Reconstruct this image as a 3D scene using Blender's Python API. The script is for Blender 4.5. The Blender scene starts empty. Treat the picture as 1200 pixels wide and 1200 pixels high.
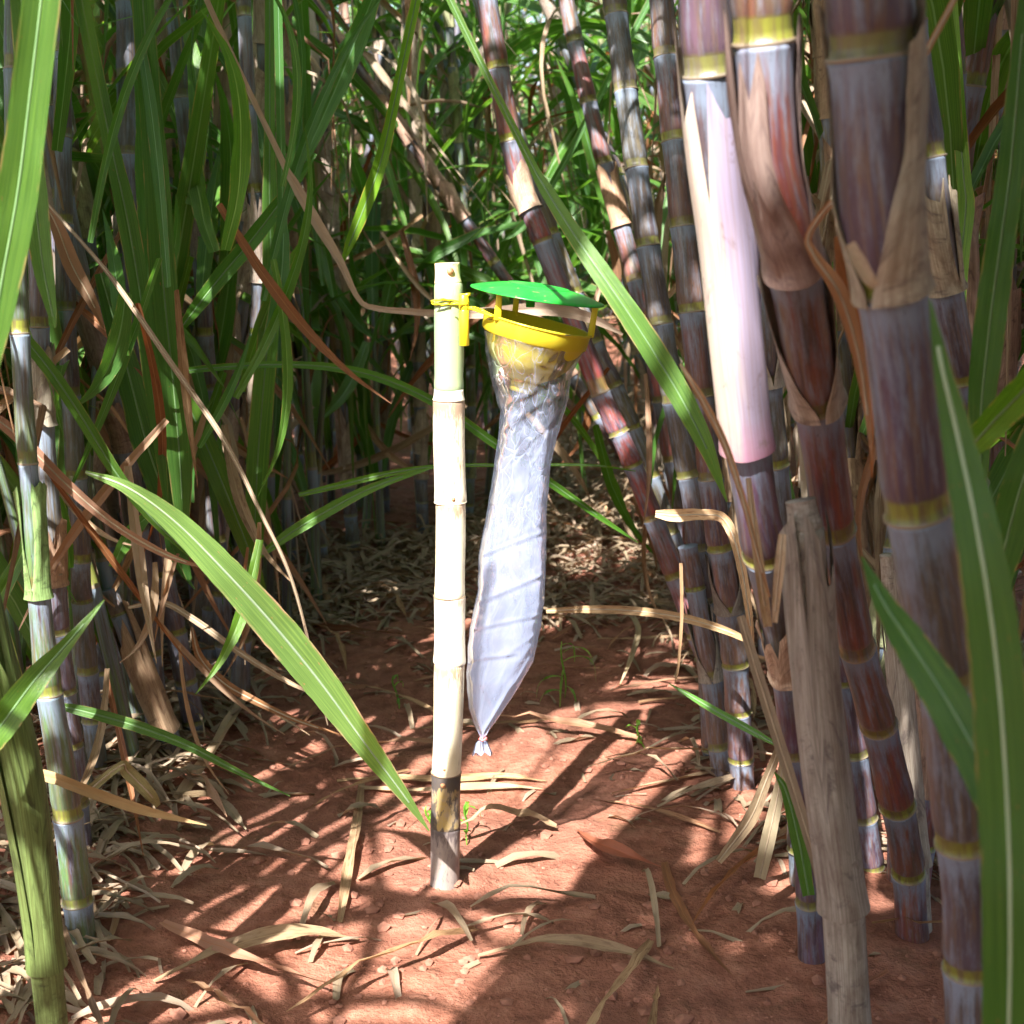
import bpy, math, random
import numpy as np
from mathutils import Vector, Matrix, noise
R = math.radians
C = bpy.context.scene.collection
SC = bpy.context.scene
rnd = random.Random(11)

# ------------------------------------------------------------ camera, sky, sun, exposure
HC, PITCH, FPX = 0.80, R(12), 1667.0
cd = bpy.data.cameras.new('camera'); cam = bpy.data.objects.new('camera', cd); C.objects.link(cam)
cam.location = (0, 0, HC); cam.rotation_euler = (R(90) - PITCH, 0, 0)
cd.lens = 50; cd.sensor_width = 36; cd.clip_start = 0.02; cd.clip_end = 3000
cd.dof.use_dof = True; cd.dof.focus_distance = 1.6; cd.dof.aperture_fstop = 11
SC.camera = cam
SUN_EL, SUN_AZ = 48, 24          # height of the sun; degrees it stands left of straight behind the camera
SD = Vector((math.sin(R(SUN_AZ)) * math.cos(R(SUN_EL)), math.cos(R(SUN_AZ)) * math.cos(R(SUN_EL)), -math.sin(R(SUN_EL))))
world = bpy.data.worlds.new('World'); SC.world = world; world.use_nodes = True
wn = world.node_tree
sky = wn.nodes.new('ShaderNodeTexSky'); sky.sky_type = 'NISHITA'; sky.sun_disc = False
sky.sun_elevation = R(SUN_EL); sky.sun_rotation = R(180 + SUN_AZ)
sky.dust_density = 3.0; sky.air_density = 1.0
wn.nodes['Background'].inputs['Strength'].default_value = 0.12
wn.links.new(sky.outputs[0], wn.nodes['Background'].inputs['Color'])
sl = bpy.data.lights.new('sun', 'SUN'); sl.energy = 5.0; sl.angle = R(0.53); sl.color = (1, 0.965, 0.92)
so = bpy.data.objects.new('sun', sl); C.objects.link(so); so.rotation_euler = SD.to_track_quat('-Z', 'Y').to_euler()
so.location = (-2, -3, 6)
SC.view_settings.view_transform = 'Standard'; SC.view_settings.look = 'None'
SC.view_settings.exposure = 2.0; SC.view_settings.gamma = 1
SC.render.engine = 'CYCLES'
SC.cycles.max_bounces = 5; SC.cycles.transparent_max_bounces = 12; SC.cycles.transmission_bounces = 4
SC.cycles.diffuse_bounces = 2

CP, SP = math.cos(PITCH), math.sin(PITCH)
def P(u, v, Y):
    """point of the place that stands Y metres in front of the camera, seen at (u, v) of the photograph"""
    a = (u - 600) / FPX; b = (600 - v) / FPX
    d = Vector((a, CP + b * SP, -SP + b * CP)); t = Y / d.y
    return Vector((0, 0, HC)) + d * t
def dep(p):
    q = p - Vector((0, 0, HC)); return q.y * CP - q.z * SP
def ground_v(v):
    b = (600 - v) / FPX
    return HC * (CP + b * SP) / (SP - b * CP)

# ------------------------------------------------------------ small helpers
def tag(o, label=None, cat=None, group=None, kind=None):
    if label: o['label'] = label
    if cat: o['category'] = cat
    if group: o['group'] = group
    if kind: o['kind'] = kind
    return o
def empty(name, loc=(0, 0, 0), label=None, cat=None, group=None):
    o = bpy.data.objects.new(name, None); C.objects.link(o); o.location = loc; o.empty_display_size = .05
    return tag(o, label, cat, group)
class MB:
    def __init__(s): s.v = []; s.f = []; s.st = []; s.mi = []
    def add(s, p, st=(0, 0, 0)): s.v.append(tuple(p)); s.st.append(st); return len(s.v) - 1
    def grid(s, rows, m=0, close=False):
        for a, b in zip(rows[:-1], rows[1:]):
            n = len(a)
            for i in range(n if close else n - 1):
                j = (i + 1) % n
                s.f.append((a[i], a[j], b[j], b[i])); s.mi.append(m)
    def mesh(s, name, mats, smooth=True):
        me = bpy.data.meshes.new(name); me.from_pydata(s.v, [], s.f)
        at = me.attributes.new('st', 'FLOAT_VECTOR', 'POINT')
        at.data.foreach_set('vector', [c for t in s.st for c in t])
        for m in (mats if isinstance(mats, (list, tuple)) else [mats]): me.materials.append(m)
        if any(s.mi): me.polygons.foreach_set('material_index', s.mi)
        me.polygons.foreach_set('use_smooth', [smooth] * len(me.polygons)); me.update()
        return me
    def obj(s, name, mats, parent=None, smooth=True, origin=None, color=None):
        """ONE mesh object; its vertices are moved to be local to its origin"""
        if origin is None: origin = parent.location if parent else (0, 0, 0)
        og = Vector(origin)
        if og.length > 0: s.v = [tuple(Vector(p) - og) for p in s.v]
        o = bpy.data.objects.new(name, s.mesh(name, mats, smooth)); C.objects.link(o)
        if parent: o.parent = parent
        else: o.location = og
        if color: o.color = (*color, 1)
        return o
def children(o, table={}): return list(o.children)
def place(root, loc, rz, tilt=0, taz=0, sc=1, first=False, label=None, group=None, keep=None, tints=None):
    r = root if first else root.copy()
    if not first: C.objects.link(r)
    M = Matrix.Translation(loc) @ Matrix.Rotation(tilt, 4, Vector((math.cos(taz), math.sin(taz), 0))) @ Matrix.Rotation(rz, 4, 'Z') @ Matrix.Scale(sc, 4)
    r.matrix_world = M
    if label: r['label'] = label
    if group: r['group'] = group
    return r, M
def catmull(pts, n):
    pts = [tuple(p) for p in pts]; k = len(pts[0]); out = []
    if len(pts) == 2: return [tuple(pts[0][c] + (pts[1][c] - pts[0][c]) * i / n for c in range(k)) for i in range(n + 1)]
    q = [tuple(2 * a - b for a, b in zip(pts[0], pts[1]))] + pts + [tuple(2 * a - b for a, b in zip(pts[-1], pts[-2]))]
    m = len(pts) - 1
    for i in range(n + 1):
        x = i / n * m; j = min(int(x), m - 1); t = x - j
        a, b, c, d = q[j:j + 4]
        out.append(tuple(.5 * (2 * b[e] + (c[e] - a[e]) * t + (2 * a[e] - 5 * b[e] + 4 * c[e] - d[e]) * t * t + (3 * b[e] - a[e] - 3 * c[e] + d[e]) * t ** 3) for e in range(k)))
    return out
def lerp(a, b, t): return a + (b - a) * t
def sm(a, b, x):
    t = min(1, max(0, (x - a) / (b - a))); return t * t * (3 - 2 * t)

# ------------------------------------------------------------ materials
class NT:
    def __init__(s, name):
        s.m = bpy.data.materials.new(name); s.m.use_nodes = True; s.t = s.m.node_tree; s.t.nodes.clear()
        s.out = s.t.nodes.new('ShaderNodeOutputMaterial')
    def n(s, typ, inp={}, **kw):
        nd = s.t.nodes.new(typ)
        for k, v in kw.items(): setattr(nd, k, v)
        for k, v in inp.items():
            if isinstance(v, bpy.types.NodeSocket): s.t.links.new(v, nd.inputs[k])
            else: nd.inputs[k].default_value = v
        return nd
    def st(s):
        a = s.n('ShaderNodeAttribute', attribute_name='st'); x = s.n('ShaderNodeSeparateXYZ', {0: a.outputs['Vector']})
        return a.outputs['Vector'], x.outputs[0], x.outputs[1], x.outputs[2]
    def math(s, op, a, b=0.0, c=None):
        d = {0: a, 1: b}
        if c is not None: d[2] = c
        return s.n('ShaderNodeMath', d, operation=op).outputs[0]
    def comb(s, x, y, z): return s.n('ShaderNodeCombineXYZ', {0: x, 1: y, 2: z}).outputs[0]
    def noise(s, vec, scale, detail=3, rough=.55, dist=0):
        return s.n('ShaderNodeTexNoise', {'Vector': vec, 'Scale': scale, 'Detail': detail, 'Roughness': rough, 'Distortion': dist}).outputs[0]
    def ramp(s, fac, stops, interp='LINEAR'):
        r = s.n('ShaderNodeValToRGB', {0: fac}); r.color_ramp.interpolation = interp
        e = r.color_ramp.elements
        while len(e) < len(stops): e.new(.5)
        for el, (p, c) in zip(e, stops):
            el.position = p; el.color = (c, c, c, 1) if isinstance(c, (int, float)) else (*c, 1)
        return r.outputs[0]
    def mix(s, fac, a, b, mode='MIX'):
        n = s.n('ShaderNodeMix', data_type='RGBA', blend_type=mode)
        for k, v in ((0, fac), (6, a), (7, b)):
            if isinstance(v, bpy.types.NodeSocket): s.t.links.new(v, n.inputs[k])
            else: n.inputs[k].default_value = (*v, 1) if isinstance(v, tuple) and len(v) == 3 else v
        return n.outputs[2]
    def bump(s, h, strength=.5, dist=.002):
        return s.n('ShaderNodeBump', {'Height': h, 'Strength': strength, 'Distance': dist}).outputs[0]
    def princ(s, col, rough=.5, nrm=None, **kw):
        d = {'Base Color': (*col, 1) if isinstance(col, tuple) else col, 'Roughness': rough}
        if nrm is not None: d['Normal'] = nrm
        d.update(kw)
        return s.n('ShaderNodeBsdfPrincipled', d).outputs[0]
    def done(s, sh): s.t.links.new(sh, s.out.inputs[0]); return s.m

def mat_leaf(name, c1, c2, rib, trans, tcol, rough=.38, dry=0.0):
    t = NT(name); vec, x, y, z = t.st()
    oi = t.n('ShaderNodeObjectInfo'); rn = oi.outputs['Random']
    off = t.math('MULTIPLY', t.math('ADD', rn, z), 37.0)
    streak = t.noise(t.comb(t.math('MULTIPLY', x, 9.0), t.math('MULTIPLY', y, 3.0), off), 1.6, 4, .65)
    fine = t.noise(t.comb(t.math('MULTIPLY', x, 40.0), t.math('MULTIPLY', y, 2.0), off), 1.5, 2, .6)
    blot = t.noise(t.comb(t.math('MULTIPLY', x, 1.5), t.math('MULTIPLY', y, 9.0), off), 1.3, 4, .6)
    col = t.mix(t.ramp(streak, [(.3, 0.), (.7, 1.)]), c1, c2)
    col = t.mix(t.ramp(fine, [(.35, .0), (.65, .45)]), col, tuple(c * .55 for c in c1))
    if dry:
        col = t.mix(t.ramp(blot, [(.5, 0.), (.66, .75)]), col, (.13, .055, .022))
        col = t.mix(t.ramp(t.math('FRACT', t.math('MULTIPLY', rn, 7.3)), [(.2, 0.), (.9, .7)]), col, (.42, .36, .28), 'MIX')
    else:
        hue = t.ramp(t.math('FRACT', t.math('MULTIPLY', rn, 5.1)), [(0, (.75, .9, .8)), (.5, (1, 1, 1)), (1, (1.25, 1.1, .6))])
        col = t.mix(.8, col, hue, 'MULTIPLY')
        spots = t.ramp(t.noise(t.comb(t.math('MULTIPLY', x, 5.0), t.math('MULTIPLY', y, 40.0), off), 1.5, 2, .5), [(.72, 0.), (.76, .7)])
        col = t.mix(spots, col, (.22, .13, .04))
        edge = t.math('MULTIPLY', t.ramp(t.math('ABSOLUTE', x), [(.86, 0.), (.97, 1.)]), t.ramp(blot, [(.5, 0.), (.6, .8)]))
        col = t.mix(edge, col, (.30, .22, .09))
        tip = t.ramp(t.math('ADD', y, t.math('MULTIPLY', streak, .12)), [(1.01, 0.), (1.07, .9)])
        col = t.mix(tip, col, (.35, .24, .11))
    rb = t.ramp(t.math('ABSOLUTE', x), [(.045, 1.), (.085, 0.)])
    rb = t.math('MULTIPLY', rb, t.ramp(y, [(.55, 1.), (.93, 0.)]))
    col = t.mix(rb, col, rib)
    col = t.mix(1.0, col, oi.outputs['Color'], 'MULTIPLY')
    n = t.bump(fine, .35, .0006)
    n2 = t.n('ShaderNodeBump', {'Height': streak, 'Strength': .35, 'Distance': .002, 'Normal': n}).outputs[0]
    a = t.princ(col, rough, n2, **{'Specular IOR Level': .45})
    tc = t.mix(1.0, t.mix(.75, (1, 1, 1), col, 'MULTIPLY') if False else col, tcol, 'MULTIPLY')
    b = t.n('ShaderNodeBsdfTranslucent', {'Color': tc}).outputs[0]
    return t.done(t.n('ShaderNodeMixShader', {0: trans, 1: a, 2: b}).outputs[0])

GREEN = mat_leaf('green_cane_leaf', (.045, .125, .025), (.11, .235, .045), (.15, .26, .12), .36, (2.4, 2.5, .9), .32)
DRY = mat_leaf('dry_cane_leaf', (.30, .20, .115), (.46, .36, .24), (.40, .31, .20), .25, (1.1, .85, .6), .6, 1.0)
RUST = mat_leaf('rusty_dry_leaf', (.20, .085, .03), (.33, .16, .07), (.34, .22, .12), .28, (1.6, .95, .5), .55, .6)

def mat_sheath():
    t = NT('dry_leaf_sheath'); vec, x, y, z = t.st(); oi = t.n('ShaderNodeObjectInfo'); rn = oi.outputs['Random']
    off = t.math('MULTIPLY', t.math('ADD', rn, z), 23.0)
    s1 = t.noise(t.comb(t.math('MULTIPLY', x, 7.0), t.math('MULTIPLY', y, 3.4), off), 1.6, 5, .7)
    s2 = t.noise(t.comb(t.math('MULTIPLY', x, 60.0), t.math('MULTIPLY', y, 1.5), off), 1.4, 2, .6)
    bl = t.noise(t.comb(t.math('MULTIPLY', x, 3.0), t.math('MULTIPLY', y, 8.0), off), 1.7, 6, .68)
    col = t.ramp(s1, [(.28, (.20, .15, .125)), (.45, (.38, .34, .29)), (.62, (.53, .49, .42)), (.8, (.30, .26, .24))])
    col = t.mix(t.ramp(s2, [(.4, 0.), (.62, .5)]), col, (.17, .12, .085))
    col = t.mix(t.ramp(bl, [(.54, 0.), (.66, .7)]), col, (.10, .08, .085))
    col = t.mix(t.ramp(t.math('FRACT', t.math('MULTIPLY', rn, 3.7)), [(.35, 0.), (1, .5)]), col, (.27, .21, .20))
    col = t.mix(1.0, col, oi.outputs['Color'], 'MULTIPLY')
    n = t.bump(s2, .5, .0008)
    a = t.princ(col, .55, n, **{'Specular IOR Level': .3})
    b = t.n('ShaderNodeBsdfTranslucent', {'Color': col}).outputs[0]
    return t.done(t.n('ShaderNodeMixShader', {0: .12, 1: a, 2: b}).outputs[0])
SHEATH = mat_sheath()
def mat_fresh_sheath():
    t = NT('pale_lilac_leaf_sheath'); vec, x, y, z = t.st()
    a = t.noise(t.comb(t.math('MULTIPLY', x, 9.0), t.math('MULTIPLY', y, .7), z), 1.3, 3, .5)
    f = t.noise(t.comb(t.math('MULTIPLY', x, 45.0), t.math('MULTIPLY', y, 2.0), z), 1.4, 3, .6); g = t.noise(t.comb(t.math('MULTIPLY', x, 5.0), t.math('MULTIPLY', y, 9.0), z), 1.6, 5, .65)
    side = t.math('ADD', t.math('COSINE', t.math('MULTIPLY', t.math('ADD', x, -.29), 6.28318)), t.math('MULTIPLY', t.math('SUBTRACT', a, .5), 2.2))
    col = t.mix(t.ramp(t.math('MULTIPLY', t.math('ADD', side, 1.0), .5), [(.42, 0.), (.56, 1.)]), (.66, .56, .46), (.42, .36, .50))
    col = t.mix(t.ramp(a, [(.58, 0.), (.63, .6), (.68, 0.)]), col, (.20, .24, .38))
    col = t.mix(t.ramp(f, [(.42, 0.), (.62, .5)]), col, (.34, .25, .25))
    col = t.mix(t.ramp(t.math('ADD', y, t.math('MULTIPLY', t.math('SUBTRACT', g, .5), .12)), [(.0, .7), (.14, 0.)]), col, (.42, .16, .24))
    col = t.mix(t.ramp(g, [(.58, 0.), (.68, .6)]), col, (.24, .17, .17))
    return t.done(t.princ(col, .42, t.bump(f, .25, .0006), **{'Specular IOR Level': .45}))
SHEATH_FRESH = mat_fresh_sheath()

def mat_cane():
    """st.x round the stem, st.y along one internode (0 at its leaf scar), st.z a number of its own"""
    t = NT('sugarcane_rind'); vec, x, y, z = t.st(); oi = t.n('ShaderNodeObjectInfo'); rn = oi.outputs['Random']
    off = t.math('MULTIPLY', t.math('ADD', rn, z), 19.0)
    cx = t.math('MULTIPLY', t.math('COSINE', t.math('MULTIPLY', x, 6.28318)), 1.0)
    sx = t.math('MULTIPLY', t.math('SINE', t.math('MULTIPLY', x, 6.28318)), 1.0)
    def nz(a, b, scale, det=4): return t.noise(t.n('ShaderNodeVectorMath', {0: t.comb(t.math('MULTIPLY', cx, a), t.math('MULTIPLY', sx, a), t.math('MULTIPLY', y, b)), 1: t.comb(off, off, 0.0)}, operation='ADD').outputs[0], scale, det, .62)
    s1 = nz(1.1, .9, 1.3); s2 = nz(5.0, 1.6, 1.5, 3); s3 = nz(7.0, 14.0, 1.6, 5); s4 = nz(2.0, 2.0, 1.7)
    body = t.mix(t.ramp(s1, [(.36, 0.), (.62, 1.)]), oi.outputs['Color'], (.055, .030, .048))
    body = t.mix(t.ramp(s2, [(.45, 0.), (.68, .55)]), body, (.20, .12, .045))
    body = t.mix(t.ramp(t.math('FRACT', t.math('MULTIPLY', t.math('ADD', z, rn), 3.1)), [(.3, 0.), (1., .5)]), body, (.10, .11, .055))
    # the waxy bloom: thick under each node, patchy and rubbed lower down
    wax = t.math('ADD', t.ramp(y, [(.1, -.05), (.35, .0), (.8, .22), (.93, .62), (1., .75)]), t.math('MULTIPLY', t.math('SUBTRACT', s4, .49), 2.0))
    wax = t.math('ADD', wax, t.math('MULTIPLY', t.math('SUBTRACT', s3, .5), .55))
    wax = t.math('ADD', wax, t.math('MULTIPLY', t.math('SUBTRACT', nz(3.2, .7, 1.3, 3), .5), .75))
    wax = t.ramp(wax, [(0.0, .04), (.7, .82)])
    col = t.mix(wax, body, (.215, .275, .37))
    col = t.mix(t.ramp(s3, [(.64, 0.), (.70, .8)]), col, (.03, .025, .025))
    ring = t.math('ADD', y, t.math('MULTIPLY', t.math('SUBTRACT', s2, .5), .03))
    rmask = t.ramp(ring, [(.012, 0.), (.02, 1.), (.10, 1.), (.125, 0.)])
    rmask = t.math('MULTIPLY', rmask, t.ramp(t.math('FRACT', t.math('MULTIPLY', z, 5.3)), [(0, 1.), (1, .45)]))
    rcol = t.mix(t.ramp(s4, [(.4, 0.), (.65, 1.)]), (.20, .215, .03), (.12, .085, .03))
    col = t.mix(rmask, col, rcol)
    scar = t.ramp(y, [(.0, 1.), (.012, 1.), (.022, 0.)])
    col = t.mix(scar, col, (.26, .21, .15))
    n = t.bump(s3, .25, .0008); n = t.n('ShaderNodeBump', {'Height': s2, 'Strength': .4, 'Distance': .0012, 'Normal': n}).outputs[0]
    rough = t.ramp(wax, [(0, .33), (1, .62)])
    return t.done(t.princ(col, rough, n, **{'Specular IOR Level': .5}))
CANE = mat_cane()

def mat_simple(name, c1, c2, scale=30, rough=.5, bump=.3, bd=.002, **kw):
    t = NT(name); g = t.n('ShaderNodeTexCoord').outputs['Object']
    n = t.noise(g, scale, 5, .6)
    col = t.mix(t.ramp(n, [(.35, 0.), (.65, 1.)]), c1, c2)
    return t.done(t.princ(col, rough, t.bump(n, bump, bd), **kw))

def mat_soil():
    t = NT('red_soil'); g = t.n('ShaderNodeNewGeometry').outputs['Position']
    a = t.noise(g, 2.2, 5, .6); b = t.noise(g, 28, 6, .65); c = t.noise(g, 160, 3, .6); d = t.noise(g, 6.5, 5, .65)
    col = t.ramp(b, [(.3, (.14, .052, .032)), (.5, (.27, .110, .070)), (.72, (.39, .18, .12))])
    col = t.mix(t.ramp(a, [(.42, 0.), (.62, .5)]), col, (.27, .12, .085))
    col = t.mix(t.ramp(d, [(.58, 0.), (.7, .55)]), col, (.10, .075, .038))
    col = t.mix(t.ramp(c, [(.62, 0.), (.72, .6)]), col, (.13, .055, .04))
    h = t.math('ADD', t.math('MULTIPLY', b, 1.0), t.math('MULTIPLY', c, .3))
    return t.done(t.princ(col, .93, t.bump(h, 1.0, .012), **{'Specular IOR Level': .15}))
SOIL = mat_soil()
CLOD = mat_simple('soil_clod', (.20, .078, .05), (.37, .165, .11), 60, .95, .6, .004)
YELLOW = mat_simple('yellow_plastic', (.74, .57, .015), (.82, .66, .03), 25, .33, .08, .001)
def mat_funnel():
    t = NT('yellow_funnel_plastic'); g = t.n('ShaderNodeTexCoord').outputs['Object']; n = t.noise(g, 60, 4, .6)
    col = t.mix(n, (.76, .60, .02), (.84, .70, .06))
    a = t.princ(col, .32, t.bump(n, .1, .001)); b = t.n('ShaderNodeBsdfTranslucent', {'Color': (.9, .72, .08, 1)}).outputs[0]
    return t.done(t.n('ShaderNodeMixShader', {0: .22, 1: a, 2: b}).outputs[0])
FUNNEL = mat_funnel()
def mat_cap():
    t = NT('green_plastic'); g = t.n('ShaderNodeTexCoord').outputs['Object']; n = t.noise(g, 40, 4, .6)
    sp = t.ramp(t.noise(g, 130, 2, .5), [(.66, 0.), (.70, .75)])
    col = t.mix(n, (.012, .34, .03), (.02, .44, .05)); col = t.mix(sp, col, (.28, .22, .10)); col = t.mix(t.ramp(t.noise(g, 22, 6, .7), [(.45, 0.), (.7, .22)]), col, (.16, .26, .12))
    a = t.princ(col, .28, t.bump(n, .15, .001)); b = t.n('ShaderNodeBsdfTranslucent', {'Color': (.02, .40, .06, 1)}).outputs[0]
    return t.done(t.n('ShaderNodeMixShader', {0: .15, 1: a, 2: b}).outputs[0])
CAP = mat_cap()
METAL = mat_simple('dull_steel', (.25, .24, .23), (.35, .33, .3), 80, .4, .1, .001, Metallic=.9)
TIE = mat_simple('red_tie', (.62, .10, .10), (.7, .2, .18), 80, .5, .2, .001)

def mat_film():
    t = NT('clear_plastic_film'); vec, x, y, z = t.st()
    n1 = t.noise(t.comb(t.math('MULTIPLY', x, 3.0), t.math('MULTIPLY', y, 5.0), z), 2.0, 5, .6, .6)
    n2 = t.noise(t.comb(t.math('MULTIPLY', x, 14.0), t.math('MULTIPLY', y, 34.0), z), 2.0, 4, .6, .4)
    op = t.math('ADD', t.ramp(y, [(0, .06), (.09, .09), (.18, .27), (.35, .32), (.55, .31), (.75, .36), (.92, .45), (1, .65)]), t.math('MULTIPLY', t.math('SUBTRACT', n1, .5), .45))
    op = t.math('ADD', op, t.math('MULTIPLY', t.math('SUBTRACT', n2, .5), .05))
    n3 = t.noise(t.comb(t.math('ADD', t.math('MULTIPLY', x, 5.0), t.math('MULTIPLY', y, 7.0)), t.math('MULTIPLY', y, 9.0), z), .85, 1, .4, .8)
    n4 = t.noise(t.comb(t.math('SUBTRACT', t.math('MULTIPLY', x, 6.0), t.math('MULTIPLY', y, 5.0)), t.math('MULTIPLY', y, 12.0), t.math('ADD', z, 4.0)), .8, 1, .4, 1.0)
    rid = t.math('MAXIMUM', t.ramp(t.math('ABSOLUTE', t.math('SUBTRACT', n3, .5)), [(0, 1.), (.012, .35), (.03, 0.)]), t.ramp(t.math('ABSOLUTE', t.math('SUBTRACT', n4, .5)), [(0, 1.), (.010, .3), (.028, 0.)]))
    rid = t.math('MULTIPLY', rid, t.ramp(y, [(0, .4), (.2, .75), (.4, .5), (.52, .08), (1, .05)]))
    op = t.math('ADD', op, t.math('MULTIPLY', rid, .6))  # opaque white crinkle streaks: stress whitening that also stands in for specular glints
    op = t.math('MAXIMUM', t.math('MINIMUM', op, .92), .06)
    col = t.mix(n1, (.56, .70, 1.), (.74, .78, 1.))
    nb = t.n('ShaderNodeBump', {'Height': rid, 'Strength': .3, 'Distance': .002, 'Normal': t.bump(n2, .05, .001)}).outputs[0]
    d = t.n('ShaderNodeBsdfDiffuse', {'Color': col, 'Normal': nb}).outputs[0]
    tr = t.n('ShaderNodeBsdfTranslucent', {'Color': col, 'Normal': nb}).outputs[0]
    dt = t.n('ShaderNodeMixShader', {0: .45, 1: d, 2: tr}).outputs[0]
    gl = t.n('ShaderNodeBsdfGlossy', {'Color': (1, 1, 1, 1), 'Roughness': .11, 'Normal': nb}).outputs[0]
    tp = t.n('ShaderNodeBsdfTransparent', {'Color': (.97, .98, 1, 1)}).outputs[0]
    m1 = t.n('ShaderNodeMixShader', {0: op, 1: tp, 2: dt}).outputs[0]
    fr = t.n('ShaderNodeFresnel', {'IOR': 1.45, 'Normal': nb}).outputs[0]
    return t.done(t.n('ShaderNodeMixShader', {0: t.math('MINIMUM', t.math('MULTIPLY', fr, 1.6), .7), 1: m1, 2: gl}).outputs[0])
FILM = mat_film()

def mat_peeled(name, base, base2, stain, smin, smax, burn=None, rough=.5):
    t = NT(name); vec, x, y, z = t.st()
    cx = t.math('COSINE', t.math('MULTIPLY', x, 6.28318)); sx = t.math('SINE', t.math('MULTIPLY', x, 6.28318))
    def nz(a, b, sc, det=5): return t.noise(t.comb(t.math('ADD', t.math('MULTIPLY', cx, a), t.math('MULTIPLY', z, 31.0)), t.math('MULTIPLY', sx, a), t.math('MULTIPLY', y, b)), sc, det, .65, .3)
    a = nz(1, 3, 1.6); b = nz(3, 4, 1.7); c = nz(9, 3, 1.6, 3); d = nz(8, 26, 1.8, 4)
    col = t.mix(t.ramp(a, [(.35, 0.), (.65, 1.)]), base, base2)
    col = t.mix(t.ramp(c, [(.5, 0.), (.7, .3)]), col, tuple(q * .72 for q in base2))
    m = t.math('ADD', b, t.ramp(y, [(.0, 0.), (.72, .0), (.82, .06), (.97, .26), (1, .22)])) if burn is None else t.math('ADD', t.math('ADD', nz(1.1, 1.8, 1.5), t.ramp(y, [(.0, .0), (.7, 0.), (.85, .2)])), burn)
    col = t.mix(t.ramp(m, [(smin, 0.), (smax, .85)]), col, stain)
    col = t.mix(t.ramp(d, [(.68, 0.), (.72, .8)]), col, tuple(q * .35 for q in stain))
    return t.done(t.princ(col, rough, t.bump(d, .3, .0008), **{'Specular IOR Level': .4}))
STK_GREEN = mat_peeled('stake_green_rind', (.27, .40, .24), (.40, .47, .25), (.62, .58, .30), .70, .85)
STK_CREAM = mat_peeled('stake_cream_wood', (.78, .68, .46), (.86, .77, .58), (.30, .19, .12), .58, .74)
STK_FLECK = mat_peeled('stake_flecked_wood', (.78, .68, .50), (.82, .74, .58), (.34, .24, .19), .54, .80)
STK_STAIN = mat_peeled('stake_stained_wood', (.78, .68, .46), (.86, .77, .58), (.26, .16, .11), .50, .66)
STK_CUT = mat_peeled('stake_fresh_cut', (.76, .60, .34), (.82, .68, .44), (.5, .2, .1), .66, .8)
STK_BURN = mat_peeled('stake_scorched_rind', (.40, .28, .09), (.30, .24, .20), (.045, .042, .048), .47, .54, burn=.02)
STK_GREY = mat_peeled('stake_grey_rind', (.33, .27, .23), (.22, .18, .17), (.09, .07, .07), .55, .7)

# ------------------------------------------------------------ ground
def gh(x, y):
    e = noise.noise(Vector((x * 1.1, y * 1.1, 3))) * .022 + noise.noise(Vector((x * 4, y * 4, 7))) * .010
    e += noise.noise(Vector((x * 14, y * 14, 1))) * .006 + noise.noise(Vector((x * 38, y * 38, 5))) * .0028
    r = .05 * sm(.42, .85, abs(x - .12)) - .012
    c = noise.noise(Vector((x * 22, y * 22, 11))); e += .006 * max(0, c) ** 1.3
    return e + r + .02 * sm(3.0, 4.5, y) + .011 * math.exp(-(((x + .073) ** 2 + (y - 1.6) ** 2) / .0016))
def axis(lo, hi, step, far):
    a = [lo + step * i for i in range(int((hi - lo) / step) + 1)]; s = step; up = a[-1]
    while up < far: s *= 1.35; up += s; a.append(up)
    s = step; dn = a[0]; b = []
    while dn > -far: s *= 1.35; dn -= s; b.append(dn)
    return b[::-1] + a
b = MB(); xs = axis(-1.0, 1.2, .009, 400); ys = axis(1.1, 4.2, .010, 900); rows = []
for y in ys: rows.append([b.add((x, y, gh(x, y) if abs(x) < 6 and abs(y) < 12 else .03), (0, 0, 0)) for x in xs])
b.grid(rows); tag(b.obj('ground', SOIL), kind='structure')

def icos(b, c, r, sd):
    """a small uneven lump"""
    t = (1 + 5 ** .5) / 2
    vs = [(-1, t, 0), (1, t, 0), (-1, -t, 0), (1, -t, 0), (0, -1, t), (0, 1, t), (0, -1, -t), (0, 1, -t), (t, 0, -1), (t, 0, 1), (-t, 0, -1), (-t, 0, 1)]
    fs = [(0, 11, 5), (0, 5, 1), (0, 1, 7), (0, 7, 10), (0, 10, 11), (1, 5, 9), (5, 11, 4), (11, 10, 2), (10, 7, 6), (7, 1, 8), (3, 9, 4), (3, 4, 2), (3, 2, 6), (3, 6, 8), (3, 8, 9), (4, 9, 5), (2, 4, 11), (6, 2, 10), (8, 6, 7), (9, 8, 1)]
    q = random.Random(sd); i0 = len(b.v); sx, sy, sz = q.uniform(.7, 1.3), q.uniform(.7, 1.3), q.uniform(.45, .8)
    for v in vs:
        k = r / 1.9 * q.uniform(.75, 1.2); b.add((c[0] + v[0] * k * sx, c[1] + v[1] * k * sy, c[2] + v[2] * k * sz))
    for f in fs: b.f.append(tuple(i + i0 for i in f)); b.mi.append(0)
b = MB()
for i in range(11000):
    y = 1.0 + 3.2 * rnd.random() ** 1.5; x = rnd.uniform(-.8, 1.1)
    r = .0013 + .0085 * rnd.random() ** 6
    if noise.noise(Vector((x * 3, y * 3, 9))) < -.12 and r > .003: continue
    icos(b, (x, y, gh(x, y) + r * .15), r, i)
tag(b.obj('soil_crumbs', CLOD, smooth=False), 'loose crumbs and small clods of red soil scattered over the path', 'soil crumbs', kind='stuff')

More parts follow.
